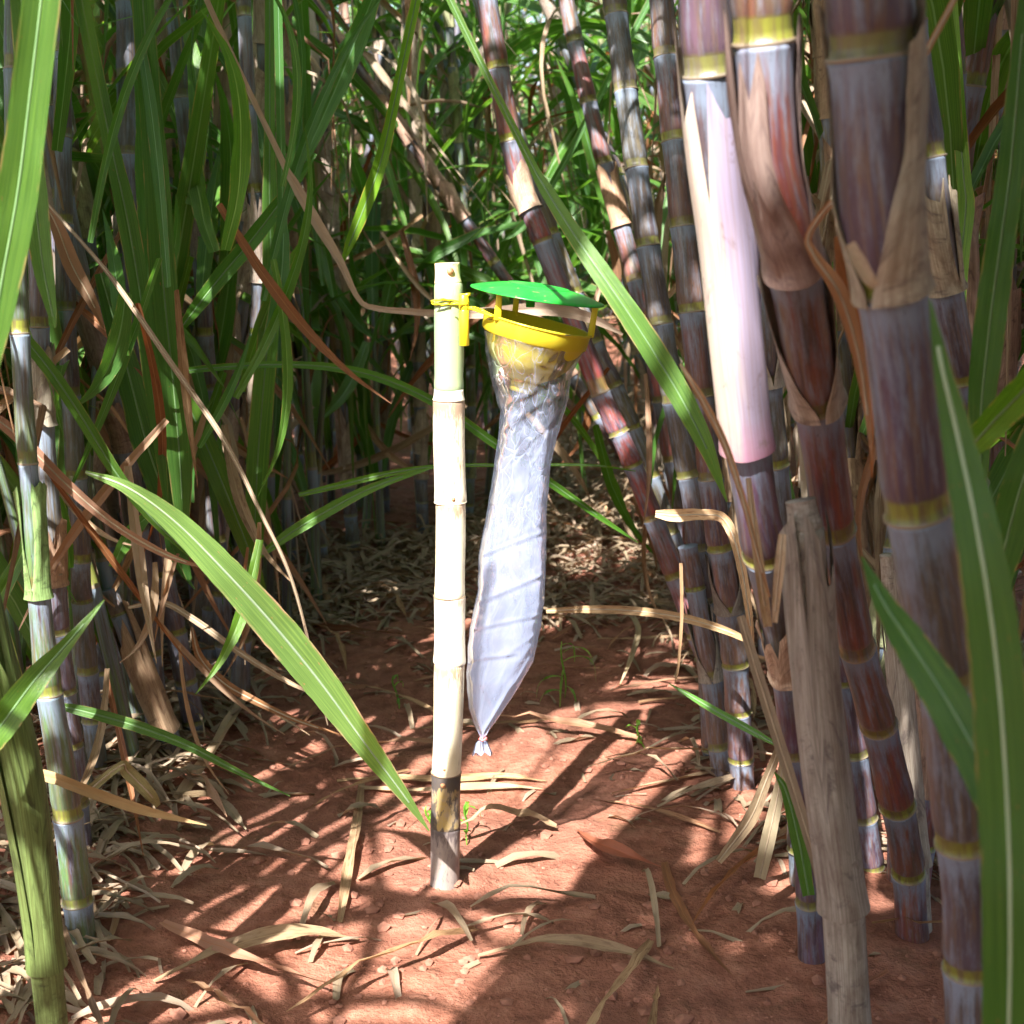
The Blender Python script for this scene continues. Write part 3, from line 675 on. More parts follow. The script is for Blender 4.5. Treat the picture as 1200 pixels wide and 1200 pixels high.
def in_way(pts):
    a = np.array([tuple(q[:4]) for q in pts]); n = len(a); k = np.arange(0, n - 1, .2); i = k.astype(int); f = (k - i)[:, None]; a = a[i] * (1 - f) + a[np.minimum(i + 1, n - 1)] * f
    z = a[:, 2] - HC; d = a[:, 1] * CP - z * SP; w = a[:, 3]
    if (np.sqrt(a[:, 0] ** 2 + a[:, 1] ** 2 + z ** 2) < .3).any(): return True
    ok = d > .02; a, z, d, w = a[ok], z[ok], d[ok], w[ok]
    if not len(d): return False
    u = 600 + FPX * a[:, 0] / d; v = 600 - FPX * (a[:, 1] * SP + z * CP) / d; m = 25 + w * FPX / d
    ins = (u > -m) & (u < 1200 + m) & (v > -m) & (v < 1200 + m)
    def zone(dm, u0, u1, v0=-1e9): return (ins & (d < dm) & (u > u0 - m + 20) & (u < u1 + m - 20) & (v > v0)).any()
    return bool(zone(1.25, -1e9, 1e9) or zone(1.8, 120, 1010) or zone(2.3, 330, 800) or zone(3.1, 420, 700) or zone(3.1, 400, 830, 600))
def leaf_line(p0, out, L, rise, droop, w, n=14, kink=None, q=rnd):
    """blade that leaves its stem upward, arches and hangs"""
    out = Vector(out).normalized(); p = Vector(p0); el = rise; pts = []; side = Vector((-out.y, out.x, 0)); yaw = q.uniform(-.25, .25); roll = q.uniform(-.5, .5)
    for i in range(n + 1):
        t = i / n; wd = w * (min(1, .45 + 2.2 * t) if t < .25 else 1) * (1 - max(0, t - .3) / .7) ** .75
        pts.append((*p, max(wd / 2, .0006), roll * t * 1.6))
        el -= droop / n * (1 + 1.2 * t)
        if kink and abs(t - kink) < .5 / n: el -= 1.3
        el = max(el, -1.5)
        d = (out + side * yaw * t * 2).normalized(); p = p + (d * math.cos(el) + Vector((0, 0, math.sin(el)))) * (L / n)
    return pts
LINES = {}
def add_leaf(root, pts, out, mat, name='leaf', color=None, fold=.3, xs=XS3, wave=.3):
    b = MB(); ribbon(b, pts, fold, rnd.random(), xs, wave, rnd.random() * 40, face=(Vector((0, 0, .5)) - Vector(out).normalized()).normalized(), torn=.06)
    o = b.obj(name, mat, root, color=color); LINES[o.data.name] = [(q[0], q[1], q[2], q[3]) for q in pts[::2]]; return o
def rdir(a=None): a = rnd.uniform(0, math.tau) if a is None else a; return Vector((math.cos(a), math.sin(a), 0))

# ------------------------------------------------------------ the nearest canes, one by one
PURP, RED, GREY, OLIVE, GRN, BRN = (.17, .07, .085), (.27, .055, .035), (.17, .15, .16), (.15, .15, .05), (.12, .20, .06), (.16, .10, .06)
def crown(root, cv, n=5, az=None):
    for k in range(n):
        s = cv.L - rnd.uniform(0, .5); p = cv.at(s)
        for tr in range(6):
            d = rdir(az); pts = leaf_line(p, d, rnd.uniform(.9, 1.3), rnd.uniform(.8, 1.3), rnd.uniform(1.4, 2.4), rnd.uniform(.03, .045))
            if not shades(pts) and not in_way(pts): add_leaf(root, pts, d, GREEN); break
H = {}
def HCN(key, label, ctrl, nodes, color, sheaths=(), crown_n=5, **kw):
    r, cv = hero_cane(label, ctrl, nodes, color, sheaths=sheaths, **kw); H[key] = (r, cv)
    if crown_n and not kw.get('cut_top'): crown(r, cv, crown_n)
    return r, cv
W1 = (1, 1, 1)
r1, c1 = HCN(1, 'thickest foremost purple cane at right with grey bloom and yellow green rings', [(1016, -60, .75, 98), (1028, 180, .76, 96), (1034, 260, .76, 92), (1045, 340, .77, 80), (1062, 460, .78, 82), (1074, 585, .79, 74), (1092, 690, .80, 80), (1108, 785, .81, 68), (1118, 880, .82, 70), (1126, 975, .83, 60), (1134, 1060, .84, 60)],
    [348, 602, 798, 985], (.075, .05, .085), [(345, -20, 138, .05, 1.25, (1.05, 1.02, .92))], top=1.9)
r2, c2 = HCN(2, 'red brown cane leaning toward the viewer between the bright sheathed cane and the thickest cane', [(890, -50, .88, 70), (902, 170, .90, 66), (915, 240, .92, 64), (930, 310, .95, 64), (945, 400, 1.0, 60), (958, 470, 1.04, 56), (968, 545, 1.1, 50), (979, 622, 1.15, 45), (992, 690, 1.2, 43), (1005, 760, 1.25, 42), (1030, 850, 1.32, 41), (1052, 945, 1.4, 40), (1064, 1010, 1.45, 38)],
    [306, 472, 625, 762, 855, 945], (.24, .055, .03), [(306, -10, 60, .0, .7, (.85, .72, .72)), (472, 290, 100, .08, 1.35, (1.05, 1.0, .92))], top=1.8)
r3, c3 = HCN(3, 'sunlit cane in a bright cream and lilac sheath beside the hanging green blade', [(822, -50, 1.0, 62), (838, 170, 1.02, 60), (850, 280, 1.04, 58), (862, 400, 1.06, 56), (876, 522, 1.09, 54), (886, 590, 1.11, 50), (897, 650, 1.14, 50), (910, 715, 1.19, 44), (922, 790, 1.24, 36), (932, 880, 1.32, 33), (945, 980, 1.38, 33)],
    [522, 645, 792, 885], (.15, .07, .13), [(524, -30, 270, .0, .02, (1, 1, .999)), (790, 715, 250, .0, .5, (1.5, 1.25, 1.05))], top=1.8)
r4, c4 = HCN(4, 'broken dead cane stub wrapped in grey and tan mottled sheath', [(938, 586, 1.0, 34), (946, 640, 1.0, 42), (953, 760, 1.02, 48), (965, 880, 1.04, 50), (980, 1000, 1.05, 50), (988, 1060, 1.06, 50)], [620, 1010], (.85, .86, .88),
    [(1058, 578, 250, .0, .05, (.82, .83, .85))], cut_top=True, mat=SHEATH)
r5, c5 = HCN(5, 'dark cane with split cream sheath just behind the thickest cane', [(1086, 190, 1.22, 44), (1096, 260, 1.22, 44), (1108, 337, 1.23, 42), (1120, 400, 1.24, 40), (1128, 446, 1.25, 38), (1136, 540, 1.27, 38), (1150, 700, 1.3, 38)], [337, 446, 570], (.11, .085, .075), [(337, 205, 60, .0, .25, (1.15, 1.08, .9))])
r6, c6 = HCN(6, 'dark blue grey cane half hidden behind the sunlit sheathed cane', [(884, 190, 1.45, 34), (893, 330, 1.45, 34), (900, 450, 1.46, 34), (908, 545, 1.47, 33), (918, 640, 1.5, 32), (932, 800, 1.55, 32)], [345, 450, 548, 650], (.10, .10, .08), [(450, 300, 80, 0, 1., (1, 1, .95))])
r8, c8 = HCN(8, 'low slim cane with pink bloom showing between the dead stub and the red brown cane', [(965, 560, 1.6, 30), (978, 700, 1.6, 31), (990, 800, 1.61, 31), (1002, 885, 1.62, 31), (1012, 955, 1.63, 30), (1020, 1010, 1.64, 30)], [640, 735, 800, 888, 958], (.17, .09, .11), [], crown_n=0, cut_top=True)
r9, c9 = HCN(9, 'pale tan dead stub standing right of the red brown cane', [(1040, 650, 1.5, 18), (1050, 760, 1.5, 24), (1062, 880, 1.5, 26), (1075, 1010, 1.5, 28)], [700, 1000], (1.1, 1.05, 1.), [(1012, 650, 240, 0, .2, (1.05, 1, .95))], cut_top=True, mat=SHEATH)
r10, c10 = HCN(10, 'pale blurred cane with green ring at the left of the sunlit sheathed cane', [(790, 180, 1.25, 34), (798, 290, 1.26, 34), (806, 380, 1.28, 32), (818, 500, 1.3, 32)], [292, 400, 505], (.2, .2, .12), [(292, 200, 250, 0, .6, (1.1, 1, .95))], down=True) if False else (None, None)
m1, d1 = HCN(11, 'long red ringed cane leaning left above the path, passing behind the funnel trap', [(603, 185, 2.30, 26), (612, 225, 2.30, 27), (628, 262, 2.29, 24), (650, 320, 2.28, 25), (668, 366, 2.27, 25), (687, 415, 2.26, 25), (704, 462, 2.26, 23), (722, 500, 2.25, 24), (742, 546, 2.25, 24), (766, 608, 2.25, 24), (792, 676, 2.25, 25), (818, 745, 2.25, 25), (838, 800, 2.25, 24)],
    [247, 283, 462, 505, 547, 612, 678, 745, 790], (.34, .06, .05), [(247, 170, 240, 0, .4, (1.5, 1.2, 1.0))])
m2, d2 = HCN(12, 'olive cane leaning left, parallel to and just right of the long red ringed cane', [(660, 310, 2.5, 20), (700, 408, 2.48, 20), (722, 455, 2.47, 20), (742, 502, 2.46, 20), (762, 555, 2.45, 21), (786, 625, 2.44, 21), (812, 700, 2.43, 21), (835, 770, 2.42, 21)], [350, 400, 455, 502, 558, 628, 700, 760], (.16, .13, .05), [])
m3, d3 = HCN(13, 'upright dark cane low at the right of the path with yellow ring', [(800, 520, 2.0, 28), (815, 600, 2.0, 29), (822, 700, 2.0, 29), (832, 790, 2.02, 29)], [560, 645, 705, 770], (.14, .10, .09), [])
m4, d4 = HCN(14, 'upright reddish grey cane beside the bright bent white leaf', [(826, 500, 1.85, 30), (838, 600, 1.85, 30), (850, 680, 1.86, 30), (862, 780, 1.88, 30)], [560, 642, 712, 800], (.22, .09, .07), [(712, 640, 90, 0, 1.2, (.6, .6, .6))])
m5, d5 = HCN(15, 'leaning cane with pink red joint above the hanging green blade', [(708, 190, 2.6, 20), (735, 290, 2.58, 21), (748, 340, 2.56, 22), (762, 400, 2.55, 22), (775, 470, 2.55, 22), (792, 560, 2.55, 22), (812, 680, 2.55, 22)], [265, 330, 400, 470, 540, 610], (.36, .09, .08), [(265, 180, 240, 0, .3, (1.4, 1.0, .75))])
m6, d6 = HCN(16, 'short dark cane stub with U shaped rind beside the path', [(806, 640, 1.95, 22), (820, 720, 1.95, 24), (834, 795, 1.95, 25)], [690, 795], (.2, .09, .06), [(795, 700, 95, .05, 1.3, (.8, .8, .8))], cut_top=True)
# left side
l1, e1 = HCN(21, 'stout pale green shoot base at the lower left corner', [(-62, 520, 1.17, 30), (-26, 690, 1.17, 36), (6, 830, 1.18, 44), (24, 910, 1.19, 46), (40, 1010, 1.2, 42), (54, 1130, 1.21, 38)], [560, 1125], (.34, .52, .2), [(1126, 530, 100, 0, .35, (.36, .56, .2))], cut_top=True, mat=SHEATH)
l2, e2 = HCN(22, 'green cane stalk second from the left edge above the bent tan leaf', [(34, 560, 1.42, 22), (45, 690, 1.42, 26), (56, 800, 1.42, 30), (72, 900, 1.43, 33), (86, 1010, 1.44, 34)], [690, 815, 960], (.09, .19, .05), [(700, 560, 100, 0, .5, (.55, .95, .4))], crown_n=3)
l3, e3 = HCN(23, 'purple grey cane with tan bell shaped sheath at the far left', [(46, 380, 1.62, 22), (54, 540, 1.62, 24), (62, 640, 1.62, 26), (68, 742, 1.63, 26), (76, 812, 1.64, 26), (86, 890, 1.65, 26), (92, 960, 1.66, 26)], [500, 676, 745, 814, 878], (.13, .09, .12), [(678, 600, 250, 0, .15, (1.15, .85, .65)), (500, 400, 220, 0, .3, (.9, .9, .8))], crown_n=4)
l4, e4 = HCN(24, 'dark cane with olive rings between the bell sheathed cane and the tan stub at left', [(84, 480, 1.85, 22), (92, 600, 1.85, 24), (96, 705, 1.86, 24), (104, 800, 1.87, 24), (112, 880, 1.88, 24)], [560, 655, 708, 790], (.09, .075, .08), [], crown_n=4)
l5, e5 = HCN(25, 'slate cane with yellow rings in the shade left of the big green blade', [(168, 470, 2.05, 24), (180, 590, 2.05, 25), (192, 674, 2.06, 25), (206, 742, 2.07, 25), (218, 800, 2.08, 25), (226, 840, 2.09, 25)], [540, 608, 674, 742, 800], (.11, .10, .13), [], crown_n=4)
l6, e6 = HCN(26, 'leaning stub wrapped in brown papery sheath at left', [(128, 690, 1.95, 18), (150, 745, 1.95, 24), (172, 800, 1.96, 28), (196, 860, 1.98, 28)], [720, 850], (.2, .15, .1), [(855, 700, 260, 0, .25, (1.0, .75, .55))], cut_top=True)
l7, e7 = HCN(27, 'tall cane with pale torn sheath in front of the broad upright blades', [(296, 190, 2.15, 17), (303, 300, 2.15, 17), (299, 420, 2.15, 16), (300, 520, 2.16, 18), (290, 640, 2.2, 20), (282, 780, 2.24, 22)], [230, 330, 395, 500, 600, 690], (.17, .16, .17), [(330, 205, 240, 0, .4, (1.2, 1.1, 1.05)), (500, 400, 220, 0, .5, (1.2, 1.1, 1.0))], crown_n=3)
l8, e8 = HCN(28, 'dark ringed cane with blue grey joint behind the crossing green blade at upper left', [(222, 190, 2.25, 20), (235, 300, 2.25, 20), (240, 400, 2.26, 21), (246, 470, 2.27, 21), (252, 600, 2.3, 22), (262, 740, 2.33, 22)], [300, 395, 455, 540, 630], (.10, .12, .12), [(300, 200, 240, 0, .3, (.75, .7, .75))], crown_n=3)
l9, e9 = HCN(29, 'grey cane leaning right behind the brown drooping leaf at left', [(78, 250, 1.95, 24), (100, 360, 1.96, 26), (124, 440, 1.98, 27), (146, 525, 2.0, 27), (160, 620, 2.02, 27), (176, 760, 2.05, 27)], [335, 440, 525, 620, 700], (.13, .12, .15), [(440, 335, 240, 0, .5, (.7, .62, .68)), (525, 470, 255, 0, .4, (.7, .55, .5))], crown_n=3)

# ------------------------------------------------------------ long blades that cross the picture
leaf_thing('broad green blade slanting down left of the stake, white midrib, dappled by sun', [(100, 553, 1.3, 4.0, 0), (150, 572, 1.31, 16.0, -8), (205, 612, 1.33, 28.8, -12), (265, 672, 1.35, 38.4, -12), (322, 735, 1.38, 43.2, -10), (375, 800, 1.41, 40.0, -8), (425, 868, 1.44, 28.8, -5), (468, 925, 1.47, 16.0, 0), (503, 974, 1.5, 1.6, 0)], n=70, fold=.16, wave=.12, ribm=RIBM, color=(2.7, 2.1, 3.8))  # pale bluish tint stands in for the sun's sheen on the blade
leaf_thing('long green blade hanging down to the right of the trap lid', [(612, 170, 1.36, 9.4, 0), (640, 222, 1.35, 15.6, 5), (680, 285, 1.33, 21.1, 8), (722, 345, 1.31, 26.5, 10), (762, 405, 1.3, 29.6, 12), (798, 465, 1.29, 28.1, 14), (826, 520, 1.28, 20.3, 10), (852, 588, 1.28, 1.6, 0)], n=60, fold=.2, wave=.15, color=(1.4, 1.3, 1.6))  # bluish sheen is worked into this blade's tint
leaf_thing('broad soft green blade rising along the right edge in front of the thickest cane', [(1182, 1230, .60, 60, 0), (1184, 1080, .60, 64, 0), (1180, 940, .61, 66, 4), (1168, 780, .62, 62, 6), (1148, 640, .63, 54, 8), (1124, 520, .65, 38, 10), (1104, 430, .66, 20, 5), (1090, 352, .67, 2, 0)], n=60, fold=.2, wave=.12, ribm=RIBM)
leaf_thing('bright green blade arching to a tip in front of the red brown cane', [(1262, 1110, .60, 50, 0), (1200, 1000, .62, 52, 5), (1150, 895, .65, 56, 10), (1105, 815, .68, 52, 15), (1065, 752, .71, 40, 10), (1035, 705, .74, 24, 5), (1010, 652, .77, 2, 0)], n=50, fold=.25, wave=.15)
leaf_thing('tall upright green blade near the upper right edge', [(1150, 560, 1.0, 14, 0), (1150, 480, 1.0, 30, 0), (1160, 380, 1.0, 36, 0), (1172, 290, 1.0, 34, 0), (1184, 200, 1.0, 30, 0), (1194, 90, 1.0, 24, 0), (1205, -40, 1.0, 10, 0)], n=40, fold=.2)
leaf_thing('shiny yellow green blade crossing the right edge under the upright blade', [(1235, 420, .85, 42, 25), (1205, 455, .86, 42, 20), (1170, 490, .88, 36, 15), (1140, 522, .9, 30, 10), (1112, 552, .94, 14, 0)], n=30, fold=.35, color=(1.5, 1.5, .9))
leaf_thing('dark green blade at the right edge low beside the rising blade', [(1235, 470, .95, 40, 0), (1200, 560, .95, 44, 0), (1178, 640, .96, 40, 0), (1160, 720, .97, 22, 0), (1150, 780, .98, 2, 0)], n=30)
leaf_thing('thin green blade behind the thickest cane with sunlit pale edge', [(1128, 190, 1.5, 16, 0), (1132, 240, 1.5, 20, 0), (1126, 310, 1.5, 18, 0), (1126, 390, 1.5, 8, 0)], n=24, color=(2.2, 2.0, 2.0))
leaf_thing('broad upright green blade left of the torn pale sheath, darker of the pair', [(176, 120, 1.72, 26, 0), (184, 220, 1.72, 30, 0), (192, 340, 1.73, 32, 0), (204, 460, 1.74, 34, 0), (212, 560, 1.75, 26, 0), (214, 640, 1.76, 8, 0)], n=40, fold=.3)
leaf_thing('narrow green blade with white midrib crossing left of the broad upright blade', [(126, 150, 1.66, 18, 0), (150, 260, 1.67, 24, 5), (168, 370, 1.68, 22, 0), (182, 480, 1.69, 18, 0), (196, 600, 1.7, 4, 0)], n=36, fold=.2)
leaf_thing('leaning dark green blade low behind the broad upright pair', [(118, 320, 1.8, 16, 0), (146, 420, 1.8, 28, 0), (172, 520, 1.8, 34, 0), (196, 590, 1.81, 30, 0), (222, 680, 1.82, 6, 0)], n=36, color=(.75, .8, .8))
leaf_thing('wide green blade filling the upper left corner', [(34, 120, 1.0, 44, 0), (20, 230, 1.0, 46, 0), (2, 330, 1.0, 42, 0), (-14, 430, 1.0, 26, 0), (-24, 520, 1.0, 2, 0)], n=36, fold=.25)
leaf_thing('short pale green leaf end hanging beside the upper left corner blade', [(36, 160, 1.3, 26, 0), (42, 240, 1.3, 28, 0), (50, 310, 1.3, 24, 0), (60, 362, 1.3, 12, 0), (64, 384, 1.3, 3, 0)], n=26, fold=.45, color=(1.5, 1.3, 1.8))
leaf_thing('long narrow green leaf curving down from the left edge across the stalks', [(-20, 350, 1.5, 14, 0), (40, 410, 1.5, 16, 0), (90, 480, 1.51, 16, 0), (140, 560, 1.53, 14, 0), (190, 620, 1.56, 10, 0), (262, 682, 1.6, 2, 0)], n=40)
leaf_thing('upright green blade with cut off tip beside the torn pale sheath', [(316, 130, 2.05, 12, 0), (316, 240, 2.05, 18, 0), (318, 340, 2.05, 22, 0), (310, 440, 2.05, 26, 0), (302, 540, 2.06, 26, 0), (298, 640, 2.07, 20, 0), (296, 720, 2.08, 4, 0)], n=36, color=(1.2, 1.2, 1.3))
leaf_thing('green blade slanting from lower left to upper right across the dark ringed cane', [(205, 394, 1.95, 6, 0), (232, 358, 1.95, 16, 0), (262, 320, 1.96, 20, 0), (292, 285, 1.97, 20, 0), (330, 235, 1.98, 16, 0), (370, 180, 2.0, 4, 0)], n=26, color=(1.1, 1.2, .7))
leaf_thing('green blade with white midrib slanting right below the bright arc leaf', [(200, 430, 2.0, 12, 0), (232, 500, 2.0, 24, 0), (262, 570, 2.0, 26, 0), (290, 640, 2.02, 20, 0), (312, 700, 2.04, 4, 0)], n=30, fold=.2)
leaf_thing('young pointed green blade rising from the lower left edge', [(-30, 890, 1.12, 30, 0), (5, 845, 1.13, 36, 0), (40, 798, 1.14, 30, 0), (78, 755, 1.16, 16, 0), (122, 703, 1.18, 2, 0)], n=30, fold=.3)
leaf_thing('narrow green blade running right over the soil from the left stand', [(62, 826, 1.5, 6, 0), (100, 834, 1.5, 13, 10), (160, 851, 1.51, 14, 10), (220, 874, 1.52, 11, 5), (280, 905, 1.54, 7, 0), (340, 933, 1.56, 1, 0)], n=40)
leaf_thing('bent tan dead leaf folded over at the lower left, tip toward the soil', [(30, 1010, 1.3, 10, 0), (16, 950, 1.28, 15, 0), (8, 914, 1.27, 15, 0), (22, 904, 1.26, 13, 0), (60, 911, 1.26, 13, 0), (110, 930, 1.27, 13, 0), (170, 950, 1.29, 11, 0), (242, 967, 1.31, 1, 0)], DRY, n=50, rib=False, wave=.5, color=(1.35, 1.1, .7))
leaf_thing('bright yellow green backlit blade above left of the stake', [(462, 120, 2.1, 12, 0), (446, 190, 2.1, 16, 0), (428, 240, 2.1, 16, 0), (412, 280, 2.1, 12, 0), (400, 310, 2.1, 3, 0)], n=24, color=(1.9, 1.8, .9))  # the glow of light coming through is put into the tint
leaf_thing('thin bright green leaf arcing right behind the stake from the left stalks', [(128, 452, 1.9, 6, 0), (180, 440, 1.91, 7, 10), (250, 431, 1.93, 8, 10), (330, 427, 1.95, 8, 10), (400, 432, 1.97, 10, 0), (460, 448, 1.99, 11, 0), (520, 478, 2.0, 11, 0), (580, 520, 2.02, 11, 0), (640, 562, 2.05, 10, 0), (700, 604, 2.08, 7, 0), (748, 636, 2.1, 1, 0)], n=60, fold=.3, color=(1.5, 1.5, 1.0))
leaf_thing('green leaf reaching from the left stand to the stake, upper of the low pair', [(300, 655, 1.9, 5, 0), (340, 625, 1.9, 13, 0), (390, 595, 1.9, 14, 0), (440, 570, 1.9, 10, 0), (512, 546, 1.9, 2, 0)], n=30, color=(1.3, 1.4, 1.2))
leaf_thing('thin green leaf nearly level behind the stake at its second node', [(350, 580, 2.0, 5, 0), (400, 568, 2.0, 8, 0), (460, 554, 2.0, 7, 0), (520, 546, 2.01, 5, 0), (600, 545, 2.02, 4, 0), (690, 545, 2.05, 3, 0), (745, 552, 2.08, 1, 0)], n=36, color=(1.4, 1.5, .9))
leaf_thing('pinkish dry leaf hanging from the top then kinking level toward the stake', [(322, 170, 1.8, 6.8, 0), (345, 215, 1.8, 11.0, 0), (372, 262, 1.8, 12.8, 0), (398, 305, 1.8, 9.3, 0), (420, 350, 1.8, 6.0, 0), (440, 361, 1.8, 6.8, 0), (480, 365, 1.8, 7.6, 0), (530, 368, 1.81, 10.2, 0), (580, 366, 1.82, 13.6, 0), (640, 362, 1.83, 15.3, 0), (690, 372, 1.84, 11.9, 0), (730, 392, 1.85, 2.5, 0)], DRY, n=60, rib=False, color=(1.2, 1.1, 1.1))
leaf_thing('tan dry leaf lying level from the bag to the right canes', [(640, 716, 1.95, 5, 0), (690, 714, 1.9, 9, 0), (745, 716, 1.85, 10, 0), (800, 724, 1.8, 10, 0), (845, 737, 1.75, 9, 0), (880, 752, 1.7, 6, 0)], DRY, n=36, color=(1.4, 1.25, 1.0))
leaf_thing('dead leaf strap hanging across the lower right canes', [(868, 722, 1.1, 10, 0), (888, 790, 1.1, 13, 0), (910, 860, 1.1, 14, 0), (932, 930, 1.1, 13, 0), (956, 1010, 1.1, 12, 0), (966, 1060, 1.1, 8, 0)], DRY, n=34, color=(.9, .9, .9))
leaf_thing('orange tan dry leaf hanging in front of the sunlit sheathed cane', [(797, 426, 0.98, 4.0, 0), (824, 470, 0.98, 8.8, 0), (850, 522, 0.98, 8.8, 0), (872, 590, 0.98, 7.2, 0), (888, 650, 0.99, 5.6, 0), (902, 700, 1.0, 2.4, 0)], DRY, n=34, color=(1.3, 1.0, 0.75))
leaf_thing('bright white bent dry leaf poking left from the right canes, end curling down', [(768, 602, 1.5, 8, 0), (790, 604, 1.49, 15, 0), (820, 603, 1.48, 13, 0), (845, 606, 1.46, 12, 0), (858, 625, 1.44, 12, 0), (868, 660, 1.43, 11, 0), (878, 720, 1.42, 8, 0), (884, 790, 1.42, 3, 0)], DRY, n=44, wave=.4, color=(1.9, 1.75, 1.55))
leaf_thing('pale split dry strip in front of the lilac sheath', [(877, 560, 1.0, 6, 0), (884, 620, 1.0, 10, 0), (892, 680, 1.0, 12, 0), (900, 735, 1.02, 10, 0)], DRY, n=20, color=(1.3, 1.25, 1.1))
leaf_thing('pale split dry strip beside the broken dead stub', [(917, 626, .98, 9, 0), (914, 660, .98, 12, 0), (910, 700, .99, 10, 0), (908, 730, 1.0, 6, 0)], DRY, n=20, color=(1.5, 1.5, 1.45))
leaf_thing('curled orange dead leaf between the red brown and thickest canes', [(1000, 214, 0.86, 8.0, 0), (972, 240, 0.87, 9.6, 10), (948, 276, 0.88, 8.8, 20), (955, 300, 0.88, 12.8, 30), (985, 345, 0.88, 20.8, 20), (1005, 410, 0.89, 16.0, 10), (1016, 480, 0.9, 8.0, 0), (1022, 540, 0.9, 1.6, 0)], RUST, n=50, wave=.5, color=(1.35, 1.1, .85))
leaf_thing('broad orange sheath end twisting beside the thickest cane', [(984, 276, .92, 14, 0), (994, 310, .92, 30, 20), (1004, 370, .93, 32, 25), (1012, 430, .94, 20, 10), (1020, 500, .95, 8, 0), (1022, 560, .96, 2, 0)], RUST, n=36, fold=.5, wave=.6, color=(1.6, 1.25, .8))
leaf_thing('pale folded dry flap hanging at the ring of the thickest cane', [(996, 285, .72, 12, 0), (1006, 305, .715, 16, 0), (1018, 326, .71, 15, 0), (1026, 336, .71, 9, 0)], DRY, n=16, color=(1.3, 1.2, 1.15), rib=False)
leaf_thing('rusty brown dead leaf drooping right from the left edge, upper', [(-20, 480, 1.45, 10.5, 0), (20, 510, 1.45, 15.0, 0), (75, 565, 1.46, 13.5, 0), (130, 612, 1.47, 10.5, 0), (190, 648, 1.48, 8.2, 0), (246, 668, 1.5, 1.5, 0)], RUST, n=40, color=(1.2, 1.0, 1.0))
leaf_thing('rusty dead leaf hanging from the top behind the pale leaf end', [(30, 205, 1.75, 7.5, 0), (62, 255, 1.75, 15.0, 0), (84, 310, 1.76, 19.5, 0), (106, 350, 1.77, 13.5, 0), (122, 385, 1.78, 2.2, 0)], RUST, n=26, wave=.5, color=(1.0, 0.85, 0.75))
leaf_thing('straight dry leaf slanting from the left stand down to the big green blade', [(40, 222, 1.6, 3.8, 0), (110, 300, 1.58, 4.5, 0), (145, 345, 1.57, 6.0, 0), (200, 425, 1.56, 6.8, 0), (262, 515, 1.55, 6.0, 0), (305, 600, 1.54, 4.5, 0), (345, 690, 1.55, 3.8, 0), (384, 850, 1.6, 1.5, 0)], DRY, n=60, color=(0.85, 0.75, 0.7))
leaf_thing('dry leaf bending over low at left, end trailing right onto soil', [(150, 712, 1.85, 4.2, 0), (190, 706, 1.84, 6.8, 0), (230, 728, 1.83, 7.6, 0), (280, 764, 1.82, 7.6, 0), (330, 795, 1.82, 6.0, 0), (370, 815, 1.82, 1.7, 0)], DRY, n=36, color=(1.0, 0.92, 0.85))
leaf_thing('curled brown dead leaf low at left behind the big green blade', [(225, 735, 1.95, 3.5, 0), (234, 770, 1.95, 9.8, 0), (262, 800, 1.94, 11.2, 10), (300, 822, 1.93, 8.4, 0), (350, 845, 1.92, 5.6, 0), (402, 862, 1.9, 1.4, 0)], RUST, n=36, wave=.6, color=(1.3, 1.3, 1.2))
leaf_thing('dead leaf folded into a knee at the foot of the left stand', [(52, 985, 1.45, 10, 0), (90, 940, 1.45, 12, 0), (140, 898, 1.46, 9, 0), (150, 905, 1.47, 16, 0), (175, 930, 1.48, 14, 0), (186, 945, 1.5, 6, 0)], DRY, n=30, color=(.85, 1.0, .65))
leaf_thing('tan dry leaf pair crossing the base of the right canes, left one', [(842, 1010, 1.52, 8, 0), (878, 962, 1.5, 16, 0), (896, 920, 1.48, 12, 0), (915, 870, 1.46, 9, 0), (930, 810, 1.44, 4, 0)], DRY, n=30, color=(1., .95, .85))
leaf_thing('tan dry leaf pair crossing the base of the right canes, right one', [(890, 1030, 1.5, 14, 0), (900, 985, 1.48, 17, 0), (912, 930, 1.46, 13, 0), (922, 870, 1.45, 6, 0)], DRY, n=30, color=(1.2, 1.2, 1.05))
leaf_thing('small green leaf pointing up left out of the right canes near the soil', [(916, 876, 1.5, 4, 0), (880, 856, 1.52, 9, 0), (840, 834, 1.55, 9, 0), (808, 815, 1.58, 6, 0), (784, 801, 1.6, 1, 0)], n=26, color=(1.3, 1.4, 1.1))
leaf_thing('narrow green blade beside the dead stub at the bottom right', [(948, 1050, 1.3, 14, 0), (936, 985, 1.3, 18, 0), (922, 930, 1.3, 12, 0), (908, 905, 1.3, 2, 0)], n=26)
leaf_thing('thin dry twig of leaf hanging beside the cane with U shaped rind', [(798, 660, 1.6, 4, 0), (799, 720, 1.6, 4, 0), (795, 780, 1.6, 3, 0), (791, 800, 1.6, 1, 0)], DRY, n=20, rib=False, color=(1.1, .9, .7))

